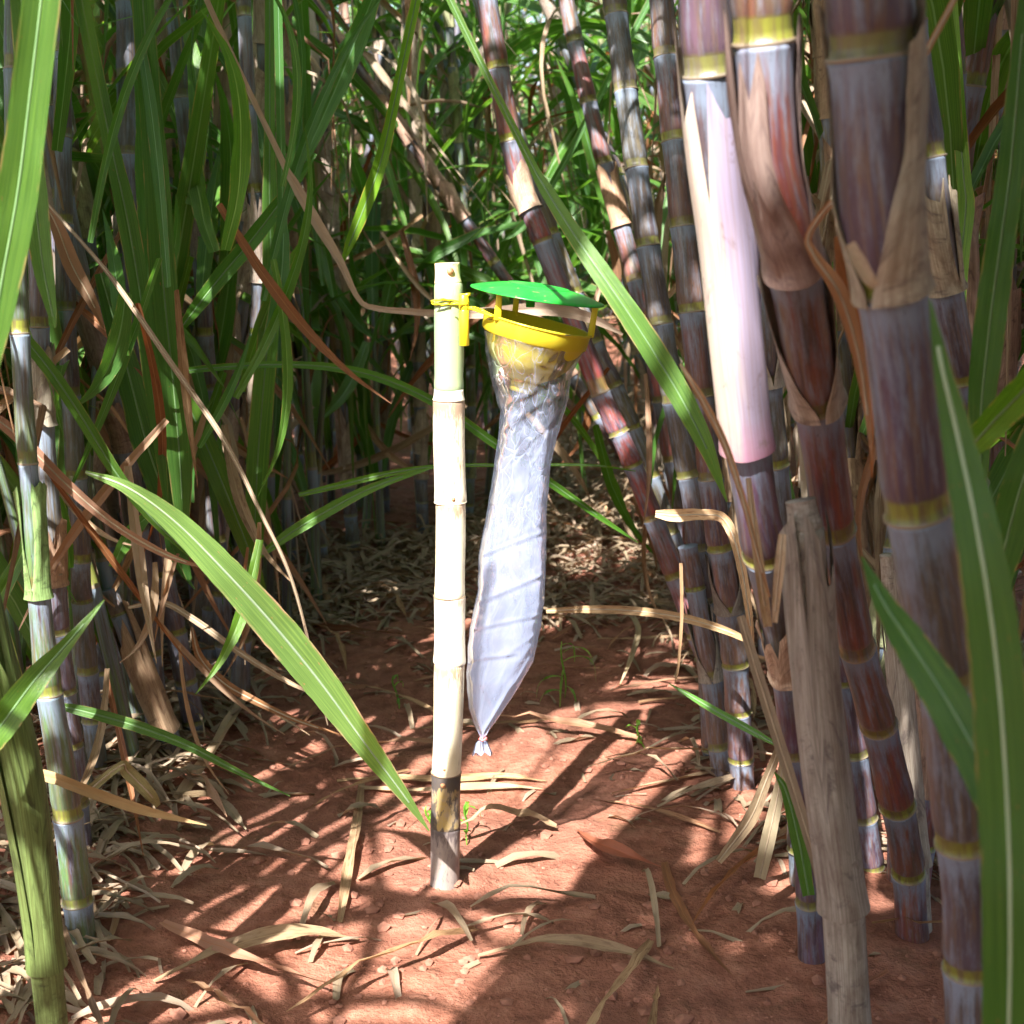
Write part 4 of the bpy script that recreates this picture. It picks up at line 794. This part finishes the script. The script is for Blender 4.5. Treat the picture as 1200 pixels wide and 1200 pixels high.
LR = random.Random(404)
BL = [(60, 'at the left edge'), (130, 'beside the bell shaped sheath'), (200, 'beside the broad upright blades'), (270, 'under the crossing green blade'), (340, 'beside the torn pale sheath'), (430, 'below the pinkish leaf'), (510, 'just left of the stake'), (600, 'behind the lid'), (700, 'behind the bag'), (2000, 'among the right canes')]
def clutter(n, ur, vr, Yr, lens, wid, dry, where):
    for i in range(n):
        u, v, Y = LR.uniform(*ur), LR.uniform(*vr), LR.uniform(*Yr); L = LR.uniform(*lens); w = LR.uniform(*wid); d = LR.random() < dry
        a = LR.uniform(-.55, .55) if not d else LR.uniform(-1., 1.); up = (not d) and LR.random() < .6; c = [] ; k = LR.uniform(-.9, .9); dy = LR.uniform(-.25, .25)
        if d: w *= .55
        for j in range(6):
            t = j / 5; aa = a + k * t * t; u += math.sin(aa) * L / 5; v += math.cos(aa) * L / 5 * (-1 if up else 1)
            c.append((u, v, Y + dy * t, max(1, w * (min(1, .55 + t) if t < .5 else (1 - t) / .5 * .95 + .05)), LR.uniform(-25, 25)))
        if any(P(q[0], q[1], q[2]).z < .03 for q in c): continue
        if any(460 < q[0] < 700 and 300 < q[1] < 900 for q in c) and Yr[0] < 1.9: continue
        if shades([(*P(q[0], q[1], q[2]), q[3] * q[2] / FPX / 2) for q in c]) and Y < 2.2: continue
        um = sum(q[0] for q in c) / 6; bd = next(n_ for lim, n_ in BL if um < lim)
        size = 'narrow' if w < (wid[0] + wid[1]) * (.28 if d else .5) else 'broad'
        tone = LR.choice([0, 1, 2]); col = [(.9, 1, .9), (1.3, 1.25, .9), (1.1, 1.15, 1.4)][tone] if not d else [(1.2, 1.05, .9), (.9, .8, .7), (1.0, .85, .75)][tone]
        nm = ('deep green', 'yellow green', 'bluish green')[tone] if not d else ('straw', 'greyish tan', 'rusty')[tone]
        leaf_thing(f"{size} {nm} {'dead leaf' if d else 'blade'} {'rising' if up else 'drooping'} {'right' if c[-1][0] > c[0][0] else 'left'} {bd}, {where}", c, (DRY if tone < 2 else RUST) if d else GREEN, n=18, fold=.35, wave=.5, rib=False, color=col, group='blades and dead leaves hanging ' + where, torn=.12)
clutter(84, (-20, 340), (180, 560), (1.5, 2.4), (150, 420), (10, 28), .48, 'left foreground')
clutter(26, (0, 330), (560, 760), (1.5, 2.2), (90, 220), (10, 24), .55, 'left lower edge')
clutter(84, (330, 760), (190, 470), (2.9, 4.4), (90, 260), (8, 20), .4, 'dark centre back')
clutter(22, (690, 860), (220, 640), (2.3, 3.2), (80, 220), (8, 16), .75, 'right middle')
clutter(14, (960, 1200), (220, 700), (1.5, 2.2), (120, 300), (12, 26), .4, 'right edge')

# ------------------------------------------------------------ kinds of cane for the stand
def cane_kind(k, color, sheath_col, n_sheath, n_dead, n_green, bend, look, young=False):
    root = empty('sugarcane', (0, 0, 0), look, 'sugarcane'); Ht = rnd.uniform(2.3, 2.8); r0 = rnd.uniform(.0135, .0165)
    a = rnd.uniform(0, 6.28); pts = []; rad = []
    for i in range(41):
        t = i / 40; off = bend * (t * t) + .012 * math.sin(t * 9 + k); off2 = .014 * math.sin(t * 7 + k * 2)
        pts.append((math.cos(a) * off, math.sin(a) * off + off2, t * Ht - .03)); rad.append(r0 * lerp(1.05, .72, t))
    cv = Curve(pts, rad); b = MB(); s = 0; nodes = []
    while s < cv.L - .05:
        L = rnd.uniform(.085, .135) * (1 if s > .2 else .7); nodes.append(s); stem_rows(b, cv, s, min(s + L, cv.L), rnd.random(), RINGS_LO, 12); s += L
    b.obj('stem', CANE, root, color=color)
    vis = [q for q in nodes if .15 < q < 1.6]
    for q in rnd.sample(vis, min(n_sheath, len(vis))):
        b = MB(); sheath_mesh(b, cv, q, min(q + rnd.uniform(.10, .24), cv.L), rnd.uniform(0, 6.28), 0, rnd.uniform(.3, 1.3), rnd.uniform(.001, .008), rnd.random(), 10, 8, 1.12, .3)
        b.obj('leaf_sheath', SHEATH, root, color=sheath_col)
    for j in range(n_dead):
        q = rnd.choice(vis); d = rdir(); p = cv.at(q + .15)
        pts = leaf_line(p, d, rnd.uniform(.35, .8), rnd.uniform(-.6, 1.2), rnd.uniform(1.8, 3.4), rnd.uniform(.010, .024), 12, rnd.choice((None, .2, .35)))
        add_leaf(root, pts, d, rnd.choice((DRY, DRY, RUST)), 'dead_leaf', fold=.5, wave=.7)
    for j in range(n_green):
        lo = .3 if j % 2 == 0 else .9
        q = rnd.uniform(lo, 1.3 if j % 2 == 0 else cv.L); d = rdir(); p = cv.at(q)
        pts = leaf_line(p, d, rnd.uniform(.8, 1.35), rnd.uniform(.9, 1.45), rnd.uniform(1.2, 2.6), rnd.uniform(.024, .044))
        add_leaf(root, pts, d, GREEN, 'leaf')
    return root, look
def shoot_kind(k, look):
    root = empty('young_cane_shoot', (0, 0, 0), look, 'cane shoot')
    cv = Curve([(0, 0, -.02), (0, 0, .25), (.01, 0, .6)], [.011, .010, .004]); b = MB(); stem_rows(b, cv, 0, .3, rnd.random(), RINGS_LO, 10); stem_rows(b, cv, .3, cv.L, rnd.random(), RINGS_LO, 10); b.obj('stem', CANE, root, color=(.14, .26, .06))
    for j in range(6):
        d = rdir(); q = rnd.uniform(.15, .55)
        pts = leaf_line(cv.at(q), d, rnd.uniform(.8, 1.3), rnd.uniform(1.2, 1.5), rnd.uniform(.3, 1.5), rnd.uniform(.028, .048)); add_leaf(root, pts, d, GREEN, 'leaf')
    return root, look
kinds = [cane_kind(0, (.12, .08, .11), (.95, .9, .85), 8, 9, 11, .12, 'bare purple cane'),
         cane_kind(1, (.18, .16, .15), (1.25, 1.15, 1.05), 13, 9, 10, .2, 'pale papery cane'),
         cane_kind(2, (.12, .20, .06), (.8, .95, .6), 8, 5, 14, .08, 'leafy green cane'),
         cane_kind(3, (.30, .07, .05), (1.1, .8, .7), 8, 10, 9, .25, 'reddish straw-hung cane'),
         cane_kind(4, (.09, .08, .09), (.6, .52, .5), 10, 8, 12, .15, 'brown sheathed cane'),
         cane_kind(5, (.20, .15, .06), (1.0, .8, .6), 10, 11, 10, .3, 'yellowish tan cane')]
shoots = [shoot_kind(6, 'young green shoot'), shoot_kind(7, 'spreading green shoot')]
BANDS = [(-40, 'past the left edge'), (90, 'by the left edge'), (170, 'behind the straight dry leaf'), (250, 'behind the broad upright blades'), (330, 'behind the torn pale sheath'), (420, 'left of the pinkish leaf'), (500, 'left of the stake'), (555, 'behind the stake'), (640, 'behind the bag'),
         (700, 'behind the lid'), (760, 'by the long red cane'), (830, 'under the hanging blade'), (900, 'behind the bright sheath'), (990, 'behind the red brown cane'), (1090, 'behind the thickest cane'), (1230, 'by the right edge')]
used = set(); count = [0, 0]
def tab(t, x): return itp(t, x)
EL = [(1.2, -.50), (2.13, -.52), (2.9, -.38), (3.4, -.20), (3.9, .02), (4.6, .20), (5.5, .30), (7, .35)]
ER = [(1.0, .40), (1.7, .42), (2.26, .40), (3, .42), (4, .46), (5.5, .50), (7, .50)]
def put(kind, x, y, where, tilt, taz, sc=1., mindep=None, group=None, wayless=False):
    root0, look = kind; first = root0.name not in used
    lean = ''
    kids = list(root0.children) if not first else list(root0.children)
    rz = rnd.uniform(0, math.tau)
    M = Matrix.Translation((x, y, gh(x, y))) @ Matrix.Rotation(tilt, 4, Vector((math.cos(taz), math.sin(taz), 0))) @ Matrix.Rotation(rz, 4, 'Z') @ Matrix.Scale(sc, 4)
    r = root0.copy(); C.objects.link(r); r.matrix_world = M
    lx = -math.sin(taz) * 0 + math.sin(tilt) * math.sin(taz)
    lean = 'leaning right' if lx > .09 else 'leaning left' if lx < -.09 else 'upright'
    q = M @ Vector((0, 0, .6)); uu = 600 + FPX * q.x / max(.2, dep(q)); band = next((n_ for lim, n_ in BANDS if uu < lim), 'by the right edge')
    if 'viewer' in where: band = 'overhanging the path'
    r['label'] = f'{look} {lean} {band}, {where}'; r['group'] = group or f'canes {where}'
    # a stem that would stand in front of the trap or in its sun is not there
    stem = [M @ Vector((0, 0, h * .1)) for h in range(0, 26)]
    n = 0
    if in_way([(*p, .01) for p in stem]) or shades([(*p, .02) for p in stem if p.z > .5]): bpy.data.objects.remove(r); return 0
    for ch in kids:
        ln = LINES.get(ch.data.name)
        if ln:
            w = [(*(M @ Vector(q[:3])), q[3]) for q in ln]
            if in_way(w) or shades(w): continue
            if min(q[2] for q in w) > 1.15 and rnd.random() < (.48 if y > 3.2 else .5 if y > 1.6 else .15): continue
            if min(q[2] for q in w) < -.02 and rnd.random() < .7: continue
        c = ch.copy(); C.objects.link(c); c.parent = r; n += 1
    count[0] += 1; count[1] += n; return n
def stand(n, yr, side, where, depth, seed, tmax=.22, weights=(1, 1, 1, 1, 1, 1), lean_to=None, shoot=.0):
    global rnd
    rnd = random.Random(seed); done = 0; tries = 0; spots = []
    while done < n and tries < n * 12:
        tries += 1; y = rnd.uniform(*yr); e = rnd.random() ** 1.3 * depth
        x = tab(EL, y) - e if side == 'L' else tab(ER, y) + e if side == 'R' else rnd.uniform(-depth, depth) + .4
        if any((x - a) ** 2 + (y - c) ** 2 < .0016 for a, c in spots): continue
        k = rnd.choices(range(6), weights)[0]; kind = shoots[rnd.randint(0, 1)] if rnd.random() < shoot else kinds[k]
        taz = rnd.uniform(0, math.tau) if lean_to is None or rnd.random() < .3 else lean_to + rnd.uniform(-.5, .5)
        if put(kind, x, y, where, abs(rnd.gauss(0, tmax * .6)), taz, rnd.uniform(.88, 1.1)): done += 1; spots.append((x, y))
# tilt about axis (cos taz, sin taz): taz = +-90 degrees leans the cane to the right / left
stand(58, (1.75, 2.7), 'L', 'near left stand', .75, 1, .20, (1, 5, 6, 1, 1, 2), shoot=.6)
stand(56, (2.6, 3.9), 'L', 'mid left stand', 1.1, 2, .2, (1, 5, 7, 1, 1, 2), shoot=.45)
stand(50, (3.6, 6.0), 'L', 'far left stand', 1.6, 3, .22, (2, 2, 5, 2, 2, 2), shoot=.4)
stand(30, (1.55, 2.6), 'R', 'near right stand', .6, 4, .3, (3, 1, 1, 3, 3, 1), lean_to=-math.pi / 2)
stand(38, (2.5, 4.2), 'R', 'mid right stand', 1.1, 5, .34, (3, 2, 1, 3, 2, 2), lean_to=-math.pi / 2, shoot=.08)
stand(30, (4.0, 6.4), 'R', 'far right stand', 1.6, 6, .3, (2, 2, 1, 3, 2, 3), lean_to=-math.pi / 2)
stand(62, (5.6, 7.8), 'B', 'far path end', 2.6, 7, .25, (1, 2, 4, 2, 1, 2), shoot=.3)
# the same stands go on beside the viewer; their arching blades shade the path
rnd = random.Random(77)
for i in range(72):
    y = -1.3 + 3.0 * (i // 2 + rnd.random()) / 36; s = -1 if i % 2 else 1
    x = s * (.36 * max(y, 0) + rnd.uniform(.22, .85)) + .02
    put(kinds[rnd.choice((0, 2, 2, 4, 5, 1))], x, y, 'beside the viewer, ' + ('left' if s < 0 else 'right') + ' side', rnd.uniform(.02, .13), -s * math.pi / 2 * rnd.uniform(.6, 1.3), rnd.uniform(.95, 1.15))
def target_hits(pts, zones):
    n = 0
    for q in pts:
        p = Vector(q[:3])
        for (x0, x1, y0, y1, z) in zones:
            t = (p.z - z) / -SD.z
            if t > .3:
                h = p + SD * t
                if x0 < h.x < x1 and y0 < h.y < y1: n += 1
    return n
SHADE_ZONES = ((-.75, -.13, 1.5, 2.6, 0), (-.1, .4, 1.15, 1.7, 0), (-.2, .45, 1.75, 2.5, 0), (.12, .42, .6, .95, .7), (.16, .5, .9, 1.3, .4), (-.3, .3, 2.3, 3.2, 0))
for i in range(24):  # canes added out of view; their blades are picked for the shade they cast
    s = -1 if i < 17 else 1
    for tr in range(40):                         # no stem stands in the trap's sun
        y = rnd.uniform(-.9, 1.2); x = s * (.36 * max(y, 0) + rnd.uniform(.25, .7))
        if not shades([(x, y, .0, .045), (x - s * .02, y, .9, .045), (x - s * .08, y, 1.8, .04), (x - s * .16, y, 2.6, .04)]): break
    root = empty('sugarcane', (x, y, 0), 'leafy ' + ('green', 'purple', 'dark')[i % 3] + ' cane added unseen beside the viewer to shade the path, ' + ('left' if s < 0 else 'right'), 'sugarcane', 'unseen canes added beside the viewer to shade the path')
    cv = Curve([(x, y, -.02), (x - s * .02, y, .9), (x - s * .08, y, 1.8), (x - s * .16, y, 2.6)], [.017, .016, .014, .011]); b = MB(); q_ = 0
    while q_ < cv.L - .03: L = rnd.uniform(.09, .13); stem_rows(b, cv, q_, min(cv.L, q_ + L), rnd.random(), RINGS_LO, 12); q_ += L
    b.obj('stem', CANE, root, color=((.12, .2, .06), (.16, .08, .12), (.1, .09, .09))[i % 3])
    cand = []
    for tr in range(90):
        p = cv.at(rnd.uniform(1.3, cv.L)); d = rdir((0 if s < 0 else math.pi) + rnd.uniform(-1.4, 1.4)); pts = leaf_line(p, d, rnd.uniform(.9, 1.4), rnd.uniform(.6, 1.35), rnd.uniform(1.2, 2.4), rnd.uniform(.026, .042))
        if in_way(pts) or shades(pts): continue
        cand.append((target_hits(pts, SHADE_ZONES) + rnd.random(), len(cand), pts, d))
    cand.sort(reverse=True)
    for c_ in cand[:18]: add_leaf(root, c_[2], c_[3], GREEN)
for r, l in kinds + shoots:                    # the patterns themselves are not part of the place
    for ch in list(r.children): bpy.data.objects.remove(ch)
    bpy.data.objects.remove(r)
same = {}
for o in C.objects:
    if o.type == 'EMPTY' and o.name.split('.')[0] in ('sugarcane', 'young_cane_shoot') and not o.parent: same.setdefault(o['label'], []).append(o)
for lab, os_ in same.items():
    if 1 < len(os_) < 4:
        os_.sort(key=lambda o: o.location.y)
        for o, w in zip(os_, ('nearer of two', 'farther of two') if len(os_) == 2 else ('nearest of three', 'middle of three', 'farthest of three')): o['label'] = lab + ', ' + w
print('canes', count)

# ------------------------------------------------------------ the field beyond
rnd = random.Random(5); b = MB(); g = MB()
for i in range(2600):
    x = rnd.uniform(-4.5, 5.2); y = rnd.uniform(8.0, 12) ; p = Vector((x, y, rnd.uniform(.1, 2.2))); d = rdir()
    ribbon(g, leaf_line(p, d, rnd.uniform(.7, 1.3), rnd.uniform(.7, 1.4), rnd.uniform(1, 2.8), rnd.uniform(.03, .05), 8), .3, rnd.random(), (-1, 0, 1), 0, 0, face=(Vector((0, 0, .5)) - d).normalized())
for i in range(420):
    x = rnd.uniform(-4.5, 5.2); y = rnd.uniform(8.3, 12.5); h = rnd.uniform(2, 2.6); cv = Curve([(x, y, 0), (x + rnd.gauss(0, .15), y, h / 2), (x + rnd.gauss(0, .35), y + rnd.gauss(0, .2), h)], [.018, .016, .01]); s = 0
    while s < cv.L - .1: stem_rows(b, cv, s, s + .12, rnd.random(), [(0, 1.05), (.1, 1), (1, 1)], 6); s += .12
tag(b.obj('distant_cane_stems', CANE, color=(.14, .11, .09)), 'mass of cane stems in the field beyond the far end of the path', 'cane field', kind='stuff')
tag(g.obj('distant_cane_foliage', GREEN), 'mass of green cane blades in the field beyond the far end of the path', 'cane foliage', kind='stuff')

# ------------------------------------------------------------ fallen leaves and litter
def ground_leaf(b, x, y, L, w, az, n=10, lift=.006, z=0., curl=.4):
    pts = []; px, py = x, y; a = az
    bend = rnd.uniform(-curl, curl) * 2
    for i in range(n + 1):
        t = i / n; pts.append((px, py, gh(px, py) + .004 + lift * math.sin(math.pi * t) * (1 + rnd.uniform(-.2, .2)) + w * .15, w / 2 * (math.sin(math.pi * min(1, t * 1.25 + .12)) ** .5 if t < .7 else max(.03, (1 - t) / .3) ** .8), rnd.uniform(-.25, .25) + .5 * math.sin(t * 4 + z * 9)))
        px += math.cos(a) * L / n; py += math.sin(a) * L / n; a += bend / n
    ribbon(b, pts, .35, z, XS3, .6, z * 40, face=Vector((0, 0, 1)), torn=.15)
def fallen(label, ctrl, color=(1, 1, 1), mat=None, group=None, rib=False, lift=.006):
    """a leaf on the soil seen through the given pixels"""
    sam = catmull([(u, v, w) for u, v, w in ctrl], 24); pts = []
    for i, (u, v, w) in enumerate(sam):
        p = P(u, v, ground_v(v)); p.z = gh(p.x, p.y) + .004 + lift * math.sin(math.pi * i / 24) + .3 * w / FPX
        p = P(u, v, ground_v(v) * (1 - p.z / HC)); pts.append((*p, w / 2 * dep(p) / FPX * 1.15, .4 * math.sin(i * .35)))
    b = MB(); ribbon(b, pts, .4, rnd.random(), XS, .5, rnd.random() * 9, face=Vector((0, -.35, 1)).normalized(), torn=.1)
    root = empty('fallen_leaf', pts[0][:3], label, 'dead leaf', group); b.obj('blade', mat or DRY, root, color=color); return root
fallen('pale fallen leaf lying level behind the stake foot, upper strip of two', [(395, 915, 4), (450, 910, 8), (520, 912, 8), (590, 909, 8), (640, 915, 2)], (1.4, 1.25, 1.05))
fallen('pale fallen leaf lying level behind the stake foot, lower strip of two', [(420, 922, 8), (480, 925, 9), (560, 921, 8), (610, 922, 5), (640, 925, 1)], (1.3, 1.15, .95))
fallen('pale fallen strip running toward the viewer left of the stake foot', [(424, 915, 6), (420, 950, 9), (414, 985, 11), (406, 1030, 11), (398, 1080, 6)], (1.25, 1.15, 1.05))
fallen('pale straight fallen stick of leaf on the soil at left below the big green blade', [(290, 810, 7), (268, 845, 11), (240, 890, 13), (208, 936, 12)], (1.3, 1.15, 1.0), lift=.02)
fallen('small curled fallen leaf on bare soil under the narrow green blade', [(252, 928, 3), (262, 940, 9), (275, 955, 9), (288, 972, 2)], (.9, .9, .85))
fallen('level grey fallen leaf on soil left of the curled small leaf', [(178, 928, 3), (215, 930, 7), (250, 930, 7), (262, 934, 2)], (.9, .85, .75))
fallen('dark red brown curled leaf lying at the bottom right of the path', [(676, 972, 3), (690, 980, 14), (715, 992, 16), (750, 1006, 8), (775, 1016, 2)], (1.1, .55, .45), RUST, lift=.02)
fallen('grey dry leaf on the shaded soil right of the path', [(770, 945, 3), (810, 925, 7), (850, 912, 8), (895, 900, 5)], (.95, .9, .85), lift=.02)
fallen('grey dry leaf behind the level tan leaf at the right path edge', [(728, 700, 3), (760, 702, 9), (790, 710, 9), (815, 712, 2)], (.8, .75, .7), lift=.03)
fallen('thin pale straw on soil under the level tan leaf', [(700, 748, 2), (740, 748, 4), (790, 745, 3), (810, 742, 1)], (1.1, 1., .9))
fallen('tapering dry leaf slanting across the sunlit soil at right', [(726, 803, 2), (738, 775, 5), (748, 740, 6), (742, 722, 5)], (1.2, 1.15, .95), lift=.03)
fallen('dark straw lying across the front of the path below the bottom of the stake', [(560, 1120, 4), (640, 1100, 12), (720, 1110, 12), (790, 1135, 3)], (.9, .8, .7), lift=.015)
fallen('pale dry leaf on the soil in the lower left foreground', [(180, 1150, 4), (260, 1110, 16), (350, 1090, 16), (420, 1100, 4)], (1.1, 1., .85), lift=.02)
# small weeds in the path
def weed(label, u, v, h, n, sd):
    global rnd
    rnd = random.Random(sd); p0 = P(u, v, ground_v(v)); p0.z = gh(p0.x, p0.y)
    root = empty('grass_seedling', p0, label, 'weed'); b = MB(); top = p0 + Vector((rnd.uniform(-.01, .01), 0, h))
    tube(b, [tuple(p0.lerp(top, t / 6) + Vector((.003 * math.sin(t), 0, 0))) for t in range(7)], .0014, 6); b.obj('stem', GREEN, root, color=(2, 1.9, 1.1))
    for k in range(n):
        d = rdir(); pts = leaf_line(p0.lerp(top, (k + .5) / n), d, rnd.uniform(.5, 1.) * h, rnd.uniform(.3, 1.2), rnd.uniform(1, 2.2), .0055, 8); add_leaf(root, pts, d, GREEN, 'leaf', color=(1.9, 1.8, 1.1), xs=(-1, 0, 1))
weed('small bright green grass seedling on the soil right of the bag', 662, 812, .10, 7, 3)
weed('tiny green seedling arching on the soil left of the stake', 465, 815, .05, 4, 4)
weed('tiny green seedling at the foot of the stake, right side', 545, 970, .05, 4, 5)
weed('tiny seedling on the sunlit soil near the right stand', 745, 868, .035, 4, 6)
weed('small weed in shade left of the stake foot', 505, 965, .04, 3, 8)
rnd = random.Random(31); tints = [(1.2, 1.0, .8), (.9, .7, .55), (1.3, 1.15, 1.), (.7, .6, .55), (1.1, .8, .7)]
protos = []
for i in range(14):
    b = MB(); save = gh; gh = lambda x, y: 0.; ground_leaf(b, 0, 0, rnd.uniform(.10, .38), rnd.uniform(.006, .017), 0, 12, rnd.uniform(.004, .03), rnd.random(), .3); gh = save
    protos.append(b.mesh('fallen_leaf', [DRY, DRY, RUST][i % 3]))
for i in range(210):
    if i < 26: y = rnd.uniform(1.15, 2.7); x = rnd.uniform(-.45, .42); wh = 'on the open soil of the path'
    elif i < 130: y = rnd.uniform(2.7, 4.6); x = rnd.uniform(-.5, .65); wh = 'in the litter where the path narrows'
    elif i < 170: y = rnd.uniform(1.3, 2.8); x = tab(EL, y) - rnd.uniform(-.08, .5); wh = 'under the left stand'
    else: y = rnd.uniform(1.2, 2.8); x = tab(ER, y) + rnd.uniform(-.1, .5); wh = 'under the right stand'
    o = bpy.data.objects.new('fallen_leaf', rnd.choice(protos)); C.objects.link(o); o.location = (x, y, gh(x, y) + .002); o.rotation_euler = (rnd.gauss(0, .05), rnd.gauss(0, .04) , rnd.uniform(0, 6.28))
    ti = rnd.randrange(5); o.color = (*tints[ti], 1); tag(o, ('sandy tan', 'dull brown', 'bleached pale', 'dark grey', 'rusty')[ti] + ' dry cane leaf lying ' + wh, 'dead leaf', 'dry leaves lying ' + wh)
sp = []
for i in range(12):
    d = Vector((1, 0, 0)); pts = leaf_line((0, 0, 0), d, rnd.uniform(.3, .8), rnd.uniform(-.2, 1.0), rnd.uniform(1.0, 3.2), rnd.uniform(.007, .016), 12, rnd.choice((None, .3, .5))); b = MB(); ribbon(b, pts, .5, rnd.random(), XS3, .9, rnd.random() * 40, face=Vector((-.8, .2, .6)).normalized(), torn=.25)
    sp.append((b.mesh('dry_hanging_leaf', [DRY, DRY, RUST][i % 3]), [(q[0], q[1], q[2], q[3]) for q in pts]))
for i in range(360):
    side = rnd.random()
    if side < .36: y = rnd.uniform(3.0, 5.8); x = rnd.uniform(-1.1, .75) if y > 3.6 else tab(EL, y) - rnd.uniform(-.1, .7); wh = 'among the canes behind the stake and trap'
    elif side < .64: y = rnd.uniform(1.45, 3.0); x = tab(EL, y) - rnd.uniform(-.1, .5); wh = 'along the front of the left stand'
    else: y = rnd.uniform(1.45, 3.2); x = tab(ER, y) + rnd.uniform(-.1, .4); wh = 'among the leaning canes at right'
    me_, ln = rnd.choice(sp); zz = rnd.uniform(.12, 1.15) * (1 if rnd.random() < .6 else .4); M = Matrix.Translation((x, y, zz + .1)) @ Matrix.Rotation(rnd.uniform(0, 6.28), 4, 'Z') @ Matrix.Rotation(rnd.gauss(0, .35), 4, 'X')
    w = [(*(M @ Vector(q[:3])), q[3]) for q in ln]
    if in_way(w) or min(q[2] for q in w) < -.01: continue
    if shades(w) and y < 2: continue
    ti = rnd.randrange(5); o = bpy.data.objects.new('dry_hanging_leaf', me_); C.objects.link(o); o.matrix_world = M; o.color = (*tints[ti], 1)
    tag(o, ('sandy tan', 'dull brown', 'bleached pale', 'dark grey', 'rusty')[ti] + ' dry leaf hanging ' + wh, 'dead leaf', 'dry leaves hanging ' + wh)
lit = MB(); lit2 = MB()
for i in range(11000):
    r = rnd.random()
    if r < .6: y = rnd.uniform(2.75, 6.8); x = lerp(tab(EL, y), tab(ER, y), rnd.uniform(-.1, 1.1))
    elif r < .86: y = rnd.uniform(1.3, 3.5); x = tab(EL, y) - rnd.uniform(-.12, .8) * rnd.random()
    elif r < .985: y = rnd.uniform(1.6, 3.5); x = tab(ER, y) + rnd.uniform(-.12, .7)
    else: y = rnd.uniform(1.1, 2.8); x = rnd.uniform(-.5, .45)
    m = lit if rnd.random() < .7 else lit2; pts = []; L = rnd.uniform(.03, .17); az = rnd.uniform(0, 6.28); n = 6; px, py = x, y; el = rnd.uniform(-.1, .6); w = rnd.uniform(.004, .013); z0 = gh(x, y) + rnd.uniform(0, .03) * sm(2.6, 3.4, y) + .003
    for k in range(n + 1):
        pts.append((px, py, z0, w / 2 * (1 - .7 * abs(k / n - .4)), rnd.uniform(-.6, .6))); px += math.cos(az) * math.cos(el) * L / n; py += math.sin(az) * math.cos(el) * L / n; z0 += math.sin(el) * L / n; el -= rnd.uniform(0, .45); az += rnd.uniform(-.13, .13)
    ribbon(m, pts, .5, rnd.random(), (-1, 0, 1), 0, 0, face=Vector((0, 0, 1)))
tag(lit.obj('leaf_litter', DRY, color=(.8, .74, .66)), 'thick pale litter of broken dry leaves covering the back of the path', 'leaf litter', kind='stuff')
tag(lit2.obj('brown_leaf_litter', RUST), 'brown bits of broken dry leaves mixed through the litter', 'leaf litter', kind='stuff')
